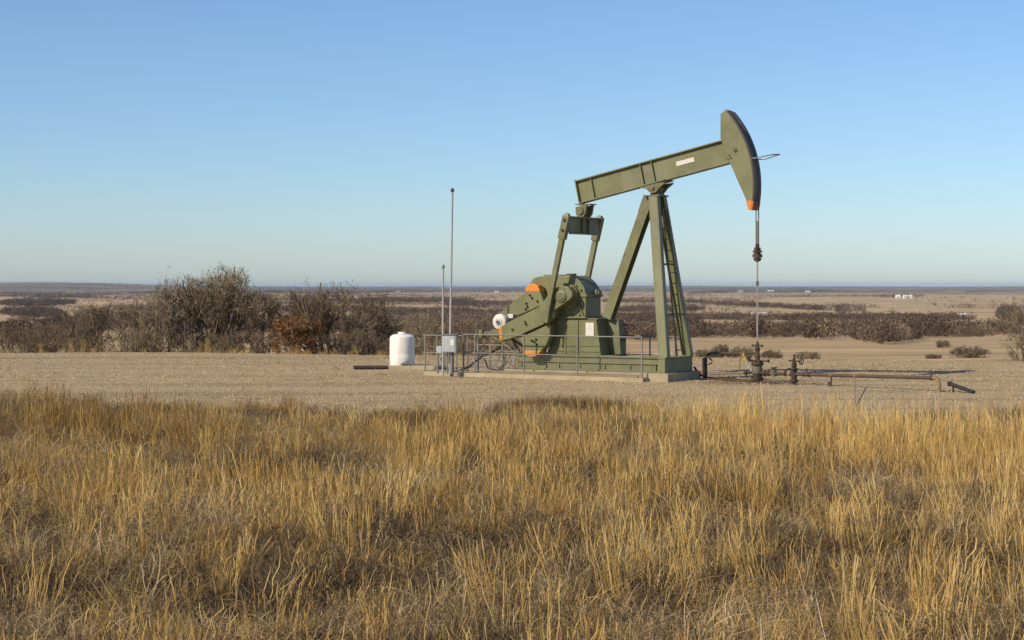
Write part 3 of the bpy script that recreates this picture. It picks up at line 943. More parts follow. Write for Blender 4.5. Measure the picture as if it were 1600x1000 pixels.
guard('guard_rail', 'galvanised guard rail with wire mesh along the near side of pumpjack', ((-7.62, -1.10), (-2.54, -1.10)), 0.10, 1.07, [0.0, 0.068, 0.352, 0.652, 1.0], [0.60, 0.16], 1)
guard('guard_rail', 'galvanised guard rail running behind the grey control box', ((-8.85, -1.10), (-7.66, -1.10)), 0.10, 1.03, [0.05, 0.36, 0.62], [0.58, 0.13])
guard('guard_rail', 'galvanised guard rail on the far side behind the pumpjack base', ((-8.60, 1.15), (-2.75, 1.15)), -0.02, 1.03, [0.0, 0.2, 0.36, 0.48, 0.62, 0.76, 0.88, 1.0], [0.56, 0.14], 1)
guard('guard_rail', 'galvanised guard rail across the motor end of the pumpjack', ((-8.62, -1.04), (-8.62, 1.10)), -0.02, 1.03, [0.28, 0.55, 0.8], [0.56, 0.14])
guard('guard_rail', 'short low inner guard rail just below the motor mount', ((-7.35, -0.82), (-6.62, -0.82)), 0.0, 0.80, [0.0, 0.5, 1.0], [0.42])

# steel edge channel lying on the strip, and cables on the ground
ch = MB().box(-7.05, -2.60, -1.215, -1.155, 0.101, 0.150).build('edge_channel', M['brass'], None, 0.004)
ch.location, ch.rotation_euler = WELL, (0, 0, RZ)
tag(ch, 'rusty tan steel channel lying along the low concrete strip', 'channel')
CB = empty('power_cable', WELL, RZ)
tag(CB, 'black power conduit sagging from the control box to the motor', 'cable')
MB().pipe([(-8.75, -0.40, 0.42), (-8.6, -0.45, 0.15), (-8.2, -0.50, 0.08), (-7.8, -0.55, 0.22), (-7.4, -0.55, 0.50), (-7.1, -0.50, 0.62), (-6.98, -0.40, 0.70), (-6.95, -0.34, 1.0)], 0.030, 8).build('conduit', M['black'], CB, 0, True)
MB().pipe([(-6.95, -0.38, 0.98), (-6.80, -0.55, 0.62), (-6.66, -0.60, 0.34), (-6.85, -0.60, 0.14), (-7.2, -0.60, 0.20), (-7.30, -0.60, 0.45)], 0.022, 8).build('loop', M['rust_dark'], CB, 0, True)
for k in range(7):
    a = rnd.uniform(-6.9, -6.5)
    MB().pipe([(a, -0.52, 0.6), (a + rnd.uniform(-.15, .15), -0.56, 0.38), (a + rnd.uniform(-.2, .2), -0.58, 0.20), (a + rnd.uniform(-.1, .1), -0.58, 0.10)], 0.010, 5).build('wire', M['rust' if k % 2 else 'galv'], CB)
TG = empty('tangled_line', WELL, RZ)
tag(TG, 'dark hose lying over the ground from the pumpjack base to the wellhead', 'hose')
MB().pipe([(-2.06, 0.80, 0.30), (-1.95, 0.85, 0.12), (-1.75, 0.90, 0.03), (-1.2, 0.75, 0.03), (-0.7, 0.45, 0.025), (-0.25, 0.1, 0.03)], 0.028, 8).build('line', M['rust_dark'], TG, 0, True)
MB().pipe([(-1.6, 0.55, 0.02), (-1.1, 0.50, 0.025), (-0.6, 0.15, 0.02), (0.1, -0.15, 0.02), (0.7, -0.25, 0.02)], 0.022, 8).build('line', M['rust'], TG, 0, True)

# ------------------------------------------------------------------ tank, masts, control box
ts = MB().box(-0.62, 0.90, -0.50, 0.55, -0.05, 0.10).build('tank_slab', M['concrete'], None, 0.015)
ts.location, ts.rotation_euler = (-2.86, 49.75, 0), (0, 0, R(-14))
tag(ts, 'small pale concrete slab under the white tank', 'slab')
TK = empty('chemical_tank', (-3.05, 49.75, 0.10))
tag(TK, 'upright white plastic chemical tank on a concrete slab', 'tank')
MB().lathe([(0.335, 0.0), (0.345, 0.02), (0.347, 0.30), (0.343, 0.315), (0.347, 0.33), (0.345, 0.74), (0.335, 0.79), (0.28, 0.835), (0.20, 0.86), (0.12, 0.87)], n=40).build('shell', M['white'], TK, 0, True)
MB().lathe([(0.115, 0.868), (0.115, 0.91), (0.10, 0.92), (0.0, 0.925)], n=24).build('lid', M['white'], TK, 0, True)
m = MB().pipe([(0.0, -0.35, 0.06), (0.04, -0.40, 0.07), (0.10, -0.42, 0.11), (0.17, -0.42, 0.12), (0.22, -0.41, 0.06), (0.26, -0.38, 0.0)], 0.018, 6)
m.lathe([(0.03, 0), (0.03, 0.05)], (0.05, -0.37, 0.06), (0, -1, 0), 8)
m.build('drain_hose', M['galv'], TK)
m = MB().pipe([(-0.02, -0.37, 0.02), (0.05, -0.39, 0.04), (0.12, -0.40, 0.03), (0.16, -0.40, 0.07)], 0.014, 6)
m.build('drain_valve', M['black'], TK)
gp = MB().pipe([(-4.36, 49.3, 0.055), (-3.9, 49.36, 0.055), (-3.42, 49.40, 0.055)], 0.055, 10).build('loose_pipe', M['rust_dark'], None, 0, True)
tag(gp, 'dark rusty pipe lying on gravel at the foot of the white tank', 'pipe')


def mast(name, label, base, topz, lean, r, capmat):
    e = empty(name, base)
    tag(e, label, 'mast')
    MB().tube((0, 0, -0.02), (lean, 0, topz), r, r * 0.92, 10).build('pole', M['mast'], e, 0, True)
    MB().lathe([(r * 0.9, -0.01), (r * 1.7, 0.0), (r * 1.7, 0.05), (r * 0.9, 0.085), (0.0, 0.09)], (lean, 0, topz), n=10).build('cap', capmat, e, 0, True)


mast('tall_mast', 'tall thin galvanised mast with a dark cap rising behind the control box', (-1.585, 45.55, 0.02), 4.68, 0.07, 0.029, M['rust'])
mast('short_mast', 'shorter galvanised mast reaching half as high as its taller neighbour', (-1.765, 45.75, 0.02), 2.74, 0.005, 0.028, M['galv'])
KB = empty('control_box', (-1.575, 45.30, 0.10), R(-6))
tag(KB, 'grey metal electrical control box mounted on the mast posts', 'control box')
MB().box(-0.18, 0.18, -0.12, 0.10, 0.52, 0.96).build('cabinet', M['grey'], KB, 0.01)
MB().box(-0.165, 0.15, -0.135, -0.122, 0.54, 0.94).build('door', M['grey'], KB, 0.005)
MB().box(-0.19, 0.19, -0.15, 0.12, 0.962, 0.98).build('hood', M['galv'], KB)
MB().box(0.03, 0.125, -0.141, -0.1365, 0.70, 0.85).build('label_sheet', M['white'], KB)
MB().lathe([(0.02, 0), (0.02, 0.006)], (-0.06, -0.1365, 0.89), (0, -1, 0), 10).build('seal', M['white'], KB)
MB().tube((0.06, 0, -0.02), (0.06, 0, 0.52), 0.045, None, 10).build('conduit_post', M['galv'], KB)
MB().tube((-0.06, 0, -0.02), (-0.06, 0, 0.52), 0.02, None, 8).build('conduit', M['galv'], KB)
MB().tube((0.09, -0.06, 0.02), (0.09, -0.06, 0.52), 0.02, None, 8).build('conduit', M['black'], KB)
JB = empty('meter_box', (-1.84, 45.35, 0.10), R(-6))
tag(JB, 'small pale grey meter box left of the control box', 'meter box')
MB().box(-0.07, 0.07, -0.06, 0.06, 0.50, 0.68).build('case', M['grey'], JB, 0.008)
MB().tube((-0.04, 0, -0.02), (-0.04, 0, 0.50), 0.025, None, 8).build('post', M['galv'], JB)

# ------------------------------------------------------------------ vegetation materials
def leafy(name, stops, attr='tint', inst=True, trans=0.25, vary='vr'):
    """colour from a per-plant value and a per-blade value"""
    t = NT(name)
    a = t.n('ShaderNodeAttribute', attribute_name=attr)
    a.attribute_type = 'INSTANCER' if inst else 'GEOMETRY'
    b = t.n('ShaderNodeAttribute', attribute_name=vary)
    b.attribute_type = 'GEOMETRY'
    f = t.math('ADD', a.outputs['Fac'], t.math('MULTIPLY', t.math('SUBTRACT', b.outputs['Fac'], 0.5), 0.55))
    c = t.ramp(f, stops)
    d = t.n('ShaderNodeBsdfDiffuse')
    t.l(c, d.inputs['Color'])
    tr = t.n('ShaderNodeBsdfTranslucent')
    t.l(c, tr.inputs['Color'])
    mx = t.n('ShaderNodeMixShader')
    mx.inputs[0].default_value = trans
    t.l(d.outputs[0], mx.inputs[1])
    t.l(tr.outputs[0], mx.inputs[2])
    t.l(mx.outputs[0], t.out.inputs['Surface'])
    return t.mat


GOLD = leafy('dry_grass_stems', [(0.0, (0.22, 0.125, 0.042)), (0.3, (0.42, 0.255, 0.080)), (0.6, (0.61, 0.40, 0.135)), (1.0, (0.76, 0.56, 0.25))])
THATCH = leafy('dead_grass_thatch', [(0.0, (0.095, 0.066, 0.042)), (0.4, (0.22, 0.158, 0.092)), (0.7, (0.45, 0.33, 0.175)), (1.0, (0.68, 0.53, 0.31))])
WEED = leafy('brown_weed', [(0.0, (0.10, 0.068, 0.036)), (0.5, (0.20, 0.135, 0.068)), (1.0, (0.33, 0.23, 0.12))])
STONE = leafy('loose_stone', [(0.0, (0.17, 0.125, 0.075)), (0.5, (0.44, 0.345, 0.22)), (1.0, (0.68, 0.58, 0.42))], trans=0.0)

nr = np.random.RandomState(11)


def ribbons(P, W, side, vr):
    """P (n,k,3) centre lines, W (n,k) half widths, side (n,3) or (n,k,3) -> verts, quads, per-vertex value"""
    n, k, _ = P.shape
    if side.ndim == 2: side = side[:, None, :]
    L, Rr = P - side * W[..., None], P + side * W[..., None]
    v = np.stack([L, Rr], 2).reshape(-1, 3)
    base = (np.arange(n) * k * 2)[:, None] + (np.arange(k - 1) * 2)[None]
    f = np.stack([base, base + 1, base + 3, base + 2], -1).reshape(-1, 4)
    return v, f, np.repeat(vr, k * 2)


def blade_mesh(name, mat, n, rad, h0, h1, w, bend, curl, k=5, flop=0.0, head=0.0):
    """one tuft of dry blades"""
    ang = nr.uniform(0, 2 * np.pi, n)
    r = rad * np.sqrt(nr.uniform(0, 1, n))
    base = np.stack([r * np.cos(ang), r * np.sin(ang), np.zeros(n)], -1)
    h = nr.uniform(h0, h1, n)
    da = nr.uniform(0, 2 * np.pi, n)
    out = np.stack([np.cos(da), np.sin(da), np.zeros(n)], -1) * 0.6 + np.stack([np.cos(ang), np.sin(ang), np.zeros(n)], -1) * 0.5
    t = np.linspace(0, 1, k)[None, :]
    lean = nr.uniform(0.1, 1.0, n)[:, None] * bend
    horiz = lean * t ** 1.5 * h[:, None]
    up = h[:, None] * (t - curl * nr.uniform(0.3, 1.0, n)[:, None] * t ** 3)
    if flop:
        up = up * (1 - flop * t ** 1.2)
    wob = nr.normal(0, 1, (n, k)) * 0.019 * t * h[:, None] * 1.6
    perp = np.stack([-out[:, 1], out[:, 0], np.zeros(n)], -1)
    P = base[:, None, :] + out[:, None, :] * horiz[..., None] + perp[:, None, :] * wob[..., None]
    P[..., 2] += up - 0.02
    W = 0.80 * w * nr.uniform(0.6, 1.25, n)[:, None] * (1.0 - 0.75 * t ** 2)
    if head:
        W = W + head * np.exp(-((t - 0.86) / 0.12) ** 2) * nr.uniform(0, 1, n)[:, None]
    sa = nr.uniform(0, 2 * np.pi, n)
    side = np.stack([np.cos(sa), np.sin(sa), np.zeros(n)], -1)
    v, f, a = ribbons(P, W, side, nr.uniform(0, 1, n))
    return raw_mesh(name, v, f, mat, {'vr': a})


def scatter(name, protos, pts, rot, scl, idx, tint, label):
    """stuff: tufts set out on points, each with its own turn, size and tint"""
    pc = bpy.data.collections.new(name + '_kinds')
    for i, me in enumerate(protos):
        o = bpy.data.objects.new('%s_kind_%02d' % (name, i), me)
        pc.objects.link(o)
    me = bpy.data.meshes.new(name)
    n = len(pts)
    me.vertices.add(n)
    me.vertices.foreach_set('co', pts.astype(np.float32).ravel())
    for an, ty, av in (('rot', 'FLOAT_VECTOR', rot), ('scl', 'FLOAT_VECTOR', scl), ('idx', 'INT', idx), ('tint', 'FLOAT', tint)):
        a = me.attributes.new(an, ty, 'POINT')
        a.data.foreach_set('vector' if ty == 'FLOAT_VECTOR' else 'value', np.asarray(av, np.int32 if ty == 'INT' else np.float32).ravel())
    me.materials.append(protos[0].materials[0])
    o = link(name, me)
    tag(o, label, None, None, 'stuff')
    ng = bpy.data.node_groups.new(name + '_nodes', 'GeometryNodeTree')
    ng.interface.new_socket('Geometry', in_out='INPUT', socket_type='NodeSocketGeometry')
    ng.interface.new_socket('Geometry', in_out='OUTPUT', socket_type='NodeSocketGeometry')
    gi, go = ng.nodes.new('NodeGroupInput'), ng.nodes.new('NodeGroupOutput')
    ip = ng.nodes.new('GeometryNodeInstanceOnPoints')
    ci = ng.nodes.new('GeometryNodeCollectionInfo')
    ci.inputs['Collection'].default_value = pc
    ci.inputs['Separate Children'].default_value = True
    ci.inputs['Reset Children'].default_value = True
    def attr(nm, ty):
        a = ng.nodes.new('GeometryNodeInputNamedAttribute')
        a.data_type = ty
        a.inputs['Name'].default_value = nm
        return a.outputs[0]
    L = ng.links.new
    L(gi.outputs[0], ip.inputs['Points'])
    L(ci.outputs[0], ip.inputs['Instance'])
    ip.inputs['Pick Instance'].default_value = True
    L(attr('idx', 'INT'), ip.inputs['Instance Index'])
    L(attr('rot', 'FLOAT_VECTOR'), ip.inputs['Rotation'])
    L(attr('scl', 'FLOAT_VECTOR'), ip.inputs['Scale'])
    L(ip.outputs[0], go.inputs[0])
    md = o.modifiers.new('scatter', 'NODES')
    md.node_group = ng
    return o


def smooth01(x, a, b):
    t = np.clip((x - a) / (b - a), 0, 1)
    return t * t * (3 - 2 * t)


def grass_edge(x):
    return 29.2 + 0.9 * np.sin(x * 0.42 + 1.0) + 0.7 * np.sin(x * 1.1 + 0.3) + 0.5 * np.sin(x * 2.7) - 0.08 * x + np.where(x < -2, np.minimum((-2 - x) * 0.60, 4.3), 0) - 2.0 * smooth01(x, 2.0, 5.0)


HOLES = [(-3.5, 13.3, 1.0, 1.1), (-0.2, 15.0, 0.9, 0.8), (2.8, 15.4, 1.1, 0.8), (-5.8, 17.5, 1.0, 0.9), (5.2, 14.2, 0.8, 0.7), (0.6, 19.5, 1.2, 0.8), (-2.6, 21.5, 1.4, 0.8), (3.6, 18.2, 0.8, 0.7), (-1.8, 12.4, 0.6, 0.5), (1.2, 12.6, 0.6, 0.5)]


def open_ground(x, y):
    h = np.zeros(len(x))
    for cx, cy, rx, ry in HOLES:
        h = np.maximum(h, np.exp(-((x - cx) / rx) ** 2 - ((y - cy) / ry) ** 2))
    return np.clip(h + 0.2 * waves(x, y, 0.8, 14) * (h > 0.15), 0, 1)


def field_points(density, y0=5.0, soft=0.9, gaps=0.0):
    """points over the grass field, in and round the view"""
    n = int(density * 44 * 34)
    x, y = nr.uniform(-22, 22, n), nr.uniform(y0, 39, n)
    keep = (np.abs(x) < 0.33 * y + 7.5) & (y < grass_edge(x) + nr.normal(0, soft, n) * 1.0)
    keep &= nr.uniform(0, 1, n) > gaps * open_ground(x, y)
    return x[keep], y[keep]


def finish(x, y, k, smin, smax, tilt=0.10):
    n = len(x)
    pts = np.stack([x, y, terrain(x, y)], -1)
    rot = np.stack([nr.normal(0, tilt, n), nr.normal(0, tilt, n), nr.uniform(0, 2 * np.pi, n)], -1)
    s = nr.uniform(smin, smax, n)
    return pts, rot, np.stack([s, s, s], -1), nr.randint(0, k, n)


# tall golden stems
stems = [blade_mesh('stem_tuft', GOLD, 34, 0.11, 0.30, 0.84, 0.0034, 0.22, 0.08, 7, head=0.0042) for _ in range(5)]
stems += [blade_mesh('stem_tuft', GOLD, 26, 0.08, 0.26, 0.70, 0.0038, 0.38, 0.18, 7, head=0.004) for _ in range(5)]
stems += [blade_mesh('stem_tuft', GOLD, 9, 0.16, 0.35, 0.90, 0.0040, 0.50, 0.10, 7, head=0.003) for _ in range(3)]
x, y = field_points(19, gaps=0.9)
patch = 0.46 + 0.50 * waves(x, y, 4.2, 2) + 0.42 * waves(x, y, 1.3, 7)
back = smooth01(y, 15, 24) * smooth01(x, 0.5, 5)
dens = np.clip(0.08 + 0.66 * patch + 0.55 * back - 0.12 * smooth01(-x, 1, 6), 0.04, 1)
dens = dens * (0.62 + 0.38 * smooth01(y, 12.5, 17.5))
keep = nr.uniform(0, 1, len(x)) < dens
x, y, patch, back = x[keep], y[keep], patch[keep], back[keep]
pts, rot, scl, idx = finish(x, y, len(stems), 0.65, 1.1, 0.13)
scl[:, 2] *= (0.50 + 0.50 * np.clip(patch, 0, 1.1) + 0.26 * back) * (1 - 0.25 * smooth01(y - grass_edge(x), -3, 0.5))
tint = 0.54 + 0.22 * waves(x, y, 4.0, 15) + 0.14 * back + nr.normal(0, 0.12, len(x)) - 0.28 * smooth01(-x, 0, 6) * smooth01(y, 17, 25)
scatter('grass_stems', stems, pts, rot, scl, idx, tint, 'tall golden dry grass stems standing over the near field')

# curling leaf tufts between the stems
leaves = [blade_mesh('leaf_tuft', GOLD, 36, 0.16, 0.20, 0.52, 0.0038, 0.85, 0.65, 7) for _ in range(6)]
leaves += [blade_mesh('leaf_tuft', THATCH, 30, 0.18, 0.22, 0.60, 0.0040, 1.0, 0.80, 7) for _ in range(5)]
x, y = field_points(22, gaps=0.6)
keep = nr.uniform(0, 1, len(x)) < np.clip(0.50 + 0.45 * waves(x, y, 2.6, 9), 0.06, 1)
x, y = x[keep], y[keep]
pts, rot, scl, idx = finish(x, y, len(leaves), 0.55, 1.15, 0.25)
tint = 0.54 + 0.30 * waves(x, y, 3.4, 17) + nr.normal(0, 0.16, len(x)) - 0.12 * smooth01(-x, 1, 7) * smooth01(y, 19, 27)
scatter('grass_leaves', leaves, pts, rot, scl, idx, tint, 'curled dry grass leaves filling the near field')

# flattened grey thatch
that = [blade_mesh('thatch_tuft', THATCH, 60, 0.22, 0.22, 0.55, 0.0042, 1.25, 0.70, 6, flop=0.55) for _ in range(6)]
x, y = field_points(22, soft=1.5)
pts, rot, scl, idx = finish(x, y, len(that), 0.7, 1.2, 0.25)
tint = 0.37 + 0.36 * waves(x, y, 2.8, 20) - 0.22 * open_ground(x, y) + nr.normal(0, 0.18, len(x))
scatter('grass_thatch', that, pts, rot, scl, idx, tint, 'matted grey brown thatch low in the near field')

# pale tangled mats where the leaves have collapsed
mats = [blade_mesh('mat_tuft', THATCH, 46, 0.20, 0.25, 0.60, 0.0040, 1.1, 0.95, 8, flop=0.15) for _ in range(5)]
x, y = field_points(14, gaps=0.7)
w_ = waves(x, y, 2.2, 5) + 0.6 * waves(x, y, 5.5, 1) + 0.35 * smooth01(-x, -1, 4)
keep = nr.uniform(0, 1, len(x)) < np.clip(w_ * 0.9 - 0.15, 0.0, 1)
x, y = x[keep], y[keep]
pts, rot, scl, idx = finish(x, y, len(mats), 0.6, 1.1, 0.3)
scatter('grass_mats', mats, pts, rot, scl, idx, 0.74 + nr.normal(0, 0.16, len(x)), 'pale collapsed grass mats tangled in the near field')

# a few broken straws leaning across
straw = [blade_mesh('long_straw', THATCH, 2, 0.05, 0.5, 0.8, 0.0042, 0.8, 0.1, 7) for _ in range(5)]
x, y = field_points(0.12)
pts, rot, scl, idx = finish(x, y, len(straw), 0.8, 1.15, 0.35)
scatter('grass_straws', straw, pts, rot, scl, idx, 0.95 + nr.normal(0, 0.08, len(x)), 'broken pale straws leaning through the near field')

# brown weeds at the ragged edge of the pad
weeds = [blade_mesh('weed_tuft', WEED, 40, 0.16, 0.12, 0.42, 0.0045, 0.8, 0.35, 5) for _ in range(5)]
wx, wy = [], []
for cx, cy, rx, ry, n in ((1.0, 32.4, 1.15, 0.42, 260), (-1.8, 29.2, 1.0, 0.9, 160), (-7.6, 31.0, 1.6, 1.2, 110), (8.6, 29.6, 0.7, 0.4, 50), (-4.6, 30.0, 0.9, 0.7, 90), (6.9, 29.4, 0.9, 0.4, 50), (8.2, 24, 1.5, 1.5, 60), (-8.0, 27, 1.5, 1.5, 120), (4.4, 21.5, 1.0, 1.3, 40), (5.6, 17, 1.0, 0.8, 40), (-4.2, 13.0, 0.8, 0.8, 60)):
    wx.append(cx + rx * nr.normal(0, 0.5, n)); wy.append(cy + ry * nr.normal(0, 0.5, n))
wx, wy = np.concatenate(wx), np.concatenate(wy)
pts, rot, scl, idx = finish(wx, wy, len(weeds), 0.6, 1.1, 0.15)
scatter('weeds', weeds, pts, rot, scl, idx, 0.5 + nr.normal(0, 0.2, len(wx)), 'low dark brown weeds along the ragged edge of the pad')

# short dry tufts and loose stones on the pad
short = [blade_mesh('short_tuft', THATCH, 14, 0.08, 0.03, 0.10, 0.004, 0.9, 0.4, 3) for _ in range(4)]
n = 26000
x = nr.uniform(-21, 21, n); y = nr.uniform(26, 61, n)
keep = (np.abs(x) < 0.33 * y + 2) & (y > grass_edge(x) - 1) & (y < yedge(x) + 0.5)
keep &= nr.uniform(0, 1, n) < np.clip(0.26 + 0.55 * waves(x * 0.5, y * 0.8, 5.0, 4) + 0.8 * (1 - smooth01(y - grass_edge(x), 0, 4)), 0.04, 1)
x, y = x[keep], y[keep]
pts, rot, scl, idx = finish(x, y, 4, 0.5, 1.6)
scatter('pad_tufts', short, pts, rot, scl, idx, 0.62 + nr.normal(0, 0.2, len(x)), 'sparse short dry tufts on the stone pad')
stones = []
for _ in range(5):
    v = np.array([(1, 0, 0), (-1, 0, 0), (0, 1, 0), (0, -1, 0), (0, 0, 1), (0, 0, -1)], float) * nr.uniform(0.6, 1.2, (6, 1)) + nr.normal(0, 0.15, (6, 3))
    v[:, 2] *= 0.6
    f = np.array([(0, 2, 4), (2, 1, 4), (1, 3, 4), (3, 0, 4), (2, 0, 5), (1, 2, 5), (3, 1, 5), (0, 3, 5)])
    stones.append(raw_mesh('stone', v * 0.03, f, STONE, {'vr': nr.uniform(0.3, 0.7, 6)}))
n = 70000
x = nr.uniform(-21, 21, n); y = nr.uniform(26, 61, n)
keep = (np.abs(x) < 0.33 * y + 2) & (y > grass_edge(x) - 0.5) & (y < yedge(x))
x, y = x[keep], y[keep]
pts, rot, scl, idx = finish(x, y, 5, 0.25, 0.95, 0.5)
pts[:, 2] += 0.004
scatter('gravel', stones, pts, rot, scl, idx, 0.45 + nr.normal(0, 0.20, len(x)), 'loose crushed stone strewn over the well pad')

# taller pale grass along the back edge of the pad, below the trees
x = nr.uniform(-22, 22, 900); y = yedge(x) + nr.uniform(-0.1, 1.6, 900)
keep = (nr.uniform(0, 1, 900) < np.clip(0.28 + 0.5 * waves(x, y, 2.5, 3), 0.03, 1)) & (x < 4)
x, y = x[keep], y[keep]
pts, rot, scl, idx = finish(x, y, len(leaves), 0.35, 0.75, 0.15)
scatter('verge_grass', leaves + stems[:2], pts, rot, scl, nr.randint(0, len(leaves) + 2, len(x)), 0.6 + nr.normal(0, 0.12, len(x)), 'pale dry grass along the back edge of the pad')

# ------------------------------------------------------------------ bare trees
def bark(name, c0, c1):
    t = NT(name)
    n = t.noise(t.coords('World'), 3.0, 5)
    t.bsdf(t.ramp(n, [(0.3, c0), (0.7, c1)]), 0.95, spec=0.05)
    return t.mat


BARK = bark('tree_bark', (0.12, 0.092, 0.066), (0.25, 0.195, 0.14))
TWIG = bark('winter_twigs', (0.155, 0.120, 0.076), (0.335, 0.268, 0.172))
TWIG_D = bark('dark_winter_twigs', (0.110, 0.084, 0.056), (0.235, 0.182, 0.120))
LEAF = leafy('clinging_oak_leaves', [(0.0, (0.13, 0.062, 0.024)), (0.5, (0.26, 0.128, 0.048)), (1.0, (0.39, 0.215, 0.088))], 'vr', False, 0.25)


def grow(seed, stems, H, lean, levels, kids, ratio, ang, up=0.12, wig=0.16, r0=0.05, spread=0.25, thin=0.010):
    """skeleton of a bare tree: list of (p0, p1, r0, r1, level)"""
    rg = random.Random(seed)
    segs = []
    def rv(s): return Vector((rg.gauss(0, s), rg.gauss(0, s), rg.gauss(0, s)))
    def branch(p, d, L, r, lev):
        n = 4 if lev <= 1 else (3 if lev < levels else 2)
        pts = [p]
        for k in range(n):
            d = (d + rv(wig) + Vector((0, 0, up))).normalized()
            q = pts[-1] + d * (L / n)
            ra, rb = r * (1 - 0.55 * k / n), r * (1 - 0.55 * (k + 1) / n)
            segs.append((pts[-1], q, max(ra, thin), max(rb, thin * 0.7), lev))
            pts.append(q)
        if lev >= levels: return
        m = kids[min(lev, len(kids) - 1)]
        for i in range(m):
            f = 0.25 + 0.75 * (i + rg.random()) / m if lev else 0.18 + 0.82 * (i + rg.random()) / m
            k = min(int(f * n), n - 1)
            b = pts[k].lerp(pts[k + 1], f * n - k)
            dk = (pts[k + 1] - pts[k]).normalized()
            side = (rv(1) - dk * 0).cross(dk).normalized()
            a = ang * rg.uniform(0.6, 1.35)
            nd = dk * math.cos(a) + side * math.sin(a)
            branch(b, nd, L * ratio * rg.uniform(0.7, 1.2) * (1.15 - 0.4 * f), r * (1 - 0.5 * f) * 0.55, lev + 1)
    for i in range(stems):
        a = 2 * math.pi * (i + rg.random()) / stems
        d = Vector((math.cos(a) * lean, math.sin(a) * lean, 1)).normalized()
        branch(Vector((math.cos(a) * spread * rg.random(), math.sin(a) * spread * rg.random(), -0.3)), d, H * rg.uniform(0.7, 1.05), r0 * rg.uniform(0.7, 1.1), 0)
    return segs


def seg_mesh(name, segs, mat, sides=3, flat=None):
    P0 = np.array([tuple(s[0]) for s in segs]); P1 = np.array([tuple(s[1]) for s in segs])
    r0 = np.array([s[2] for s in segs]); r1 = np.array([s[3] for s in segs])
    d = P1 - P0
    d /= np.linalg.norm(d, axis=1, keepdims=True) + 1e-9
    ref = np.where(np.abs(d[:, 2:3]) > 0.9, np.array([[1.0, 0, 0]]), np.array([[0, 0, 1.0]]))
    u = np.cross(d, ref); u /= np.linalg.norm(u, axis=1, keepdims=True)
    w = np.cross(d, u)
    vs = []
    for P, r in ((P0, r0), (P1, r1)):
        for k in range(sides):
            a = 2 * np.pi * k / sides
            vs.append(P + (u * math.cos(a) + w * math.sin(a)) * r[:, None])
    v = np.stack(vs, 1).reshape(-1, 3)
    b = (np.arange(len(segs)) * 2 * sides)[:, None]
    f = np.concatenate([np.stack([b[:, 0] + k, b[:, 0] + (k + 1) % sides, b[:, 0] + sides + (k + 1) % sides, b[:, 0] + sides + k], -1) for k in range(sides)])
    if flat:
        Q0 = np.array([tuple(s[0]) for s in flat]); Q1 = np.array([tuple(s[1]) for s in flat])
        d = Q1 - Q0
        sd = np.cross(d, nr.normal(0, 1, d.shape))
        sd /= np.linalg.norm(sd, axis=1, keepdims=True) + 1e-9
        w0 = np.array([s[2] for s in flat])[:, None] * 1.35; w1 = np.array([s[3] for s in flat])[:, None] * 1.35
        v2 = np.stack([Q0 - sd * w0, Q0 + sd * w0, Q1 + sd * w1, Q1 - sd * w1], 1).reshape(-1, 3)
        f = np.concatenate([f, len(v) + np.arange(len(flat) * 4).reshape(-1, 4)])
        v = np.concatenate([v, v2])
    return raw_mesh(name, v, f, mat)


def tree_parts(segs, root, twig, wood_levels=1):
    wood = [s for s in segs if s[4] <= wood_levels]
    top = max(s[4] for s in segs)
    fine = [s for s in segs if wood_levels < s[4] < top]
    last = [s for s in segs if s[4] == top]
    link('trunk', seg_mesh('trunk', wood, BARK, 5), root)
    link('crown', seg_mesh('crown', fine, twig, 3, last), root)


def fit_height(segs, H, Wd, seed=0, full=0.84, fuzz=0.08):
    """scale a skeleton to a height and a width and trim it to a rounded, ragged crown"""
    rg = random.Random(seed)
    zs = np.array([s[1].z for s in segs]); xs = np.array([math.hypot(s[1].x, s[1].y) for s in segs])
    kz = H / np.quantile(zs, full)
    kx = (Wd / 2) / np.quantile(xs, full)
    f = lambda p: Vector((p.x * kx, p.y * kx, p.z * kz))
    out = []
    zc = 0.36 * H
    ph = [rg.uniform(0, 6.28) for _ in range(4)]
    for a, b, r0, r1, l in segs:
        b = f(b)
        az, el = math.atan2(b.y, b.x), math.atan2(b.z - zc, math.hypot(b.x, b.y))
        lim = 1 + 0.09 * math.sin(3 * az + 4 * el + ph[0]) + 0.08 * math.sin(5 * az - 7 * el + ph[1]) + 0.06 * math.sin(11 * el + ph[2]) + rg.gauss(0, fuzz)
        rr = math.hypot(b.x, b.y) / (Wd / 2)
        zz = (b.z - zc) / (H - zc) if b.z > zc else 0.35 * (b.z - zc) / zc
        if l >= 1 and math.hypot(rr, zz) > lim: continue
        out.append((f(a), b, r0, r1, l))
    return out


def place(u, d):
    X = (u - 800) / 2800.0 * d
    return X, d, float(terrain(X, d))


def tree(name, label, u, d, vtop, wpx, seed, twig, stems=4, levels=4, kids=(9, 6, 5, 4), ratio=0.55, ang=0.75, lean=0.35, up=0.10, r0=0.06, thin=0.009, cat='tree', group=None, rz=0.0):
    X, Y, Z = place(u, d)
    H = CAM_H - (vtop - 445) * d / 2800.0 - Z
    Wd = wpx * d / 2800.0
    e = empty(name, (X, Y, Z), rz)
    tag(e, label, cat, group)
    segs = fit_height(grow(seed, stems, H * 0.75, lean, levels, kids, ratio, ang, up, r0=r0, thin=thin), H, Wd, seed)
    tree_parts(segs, e, twig)
    return e


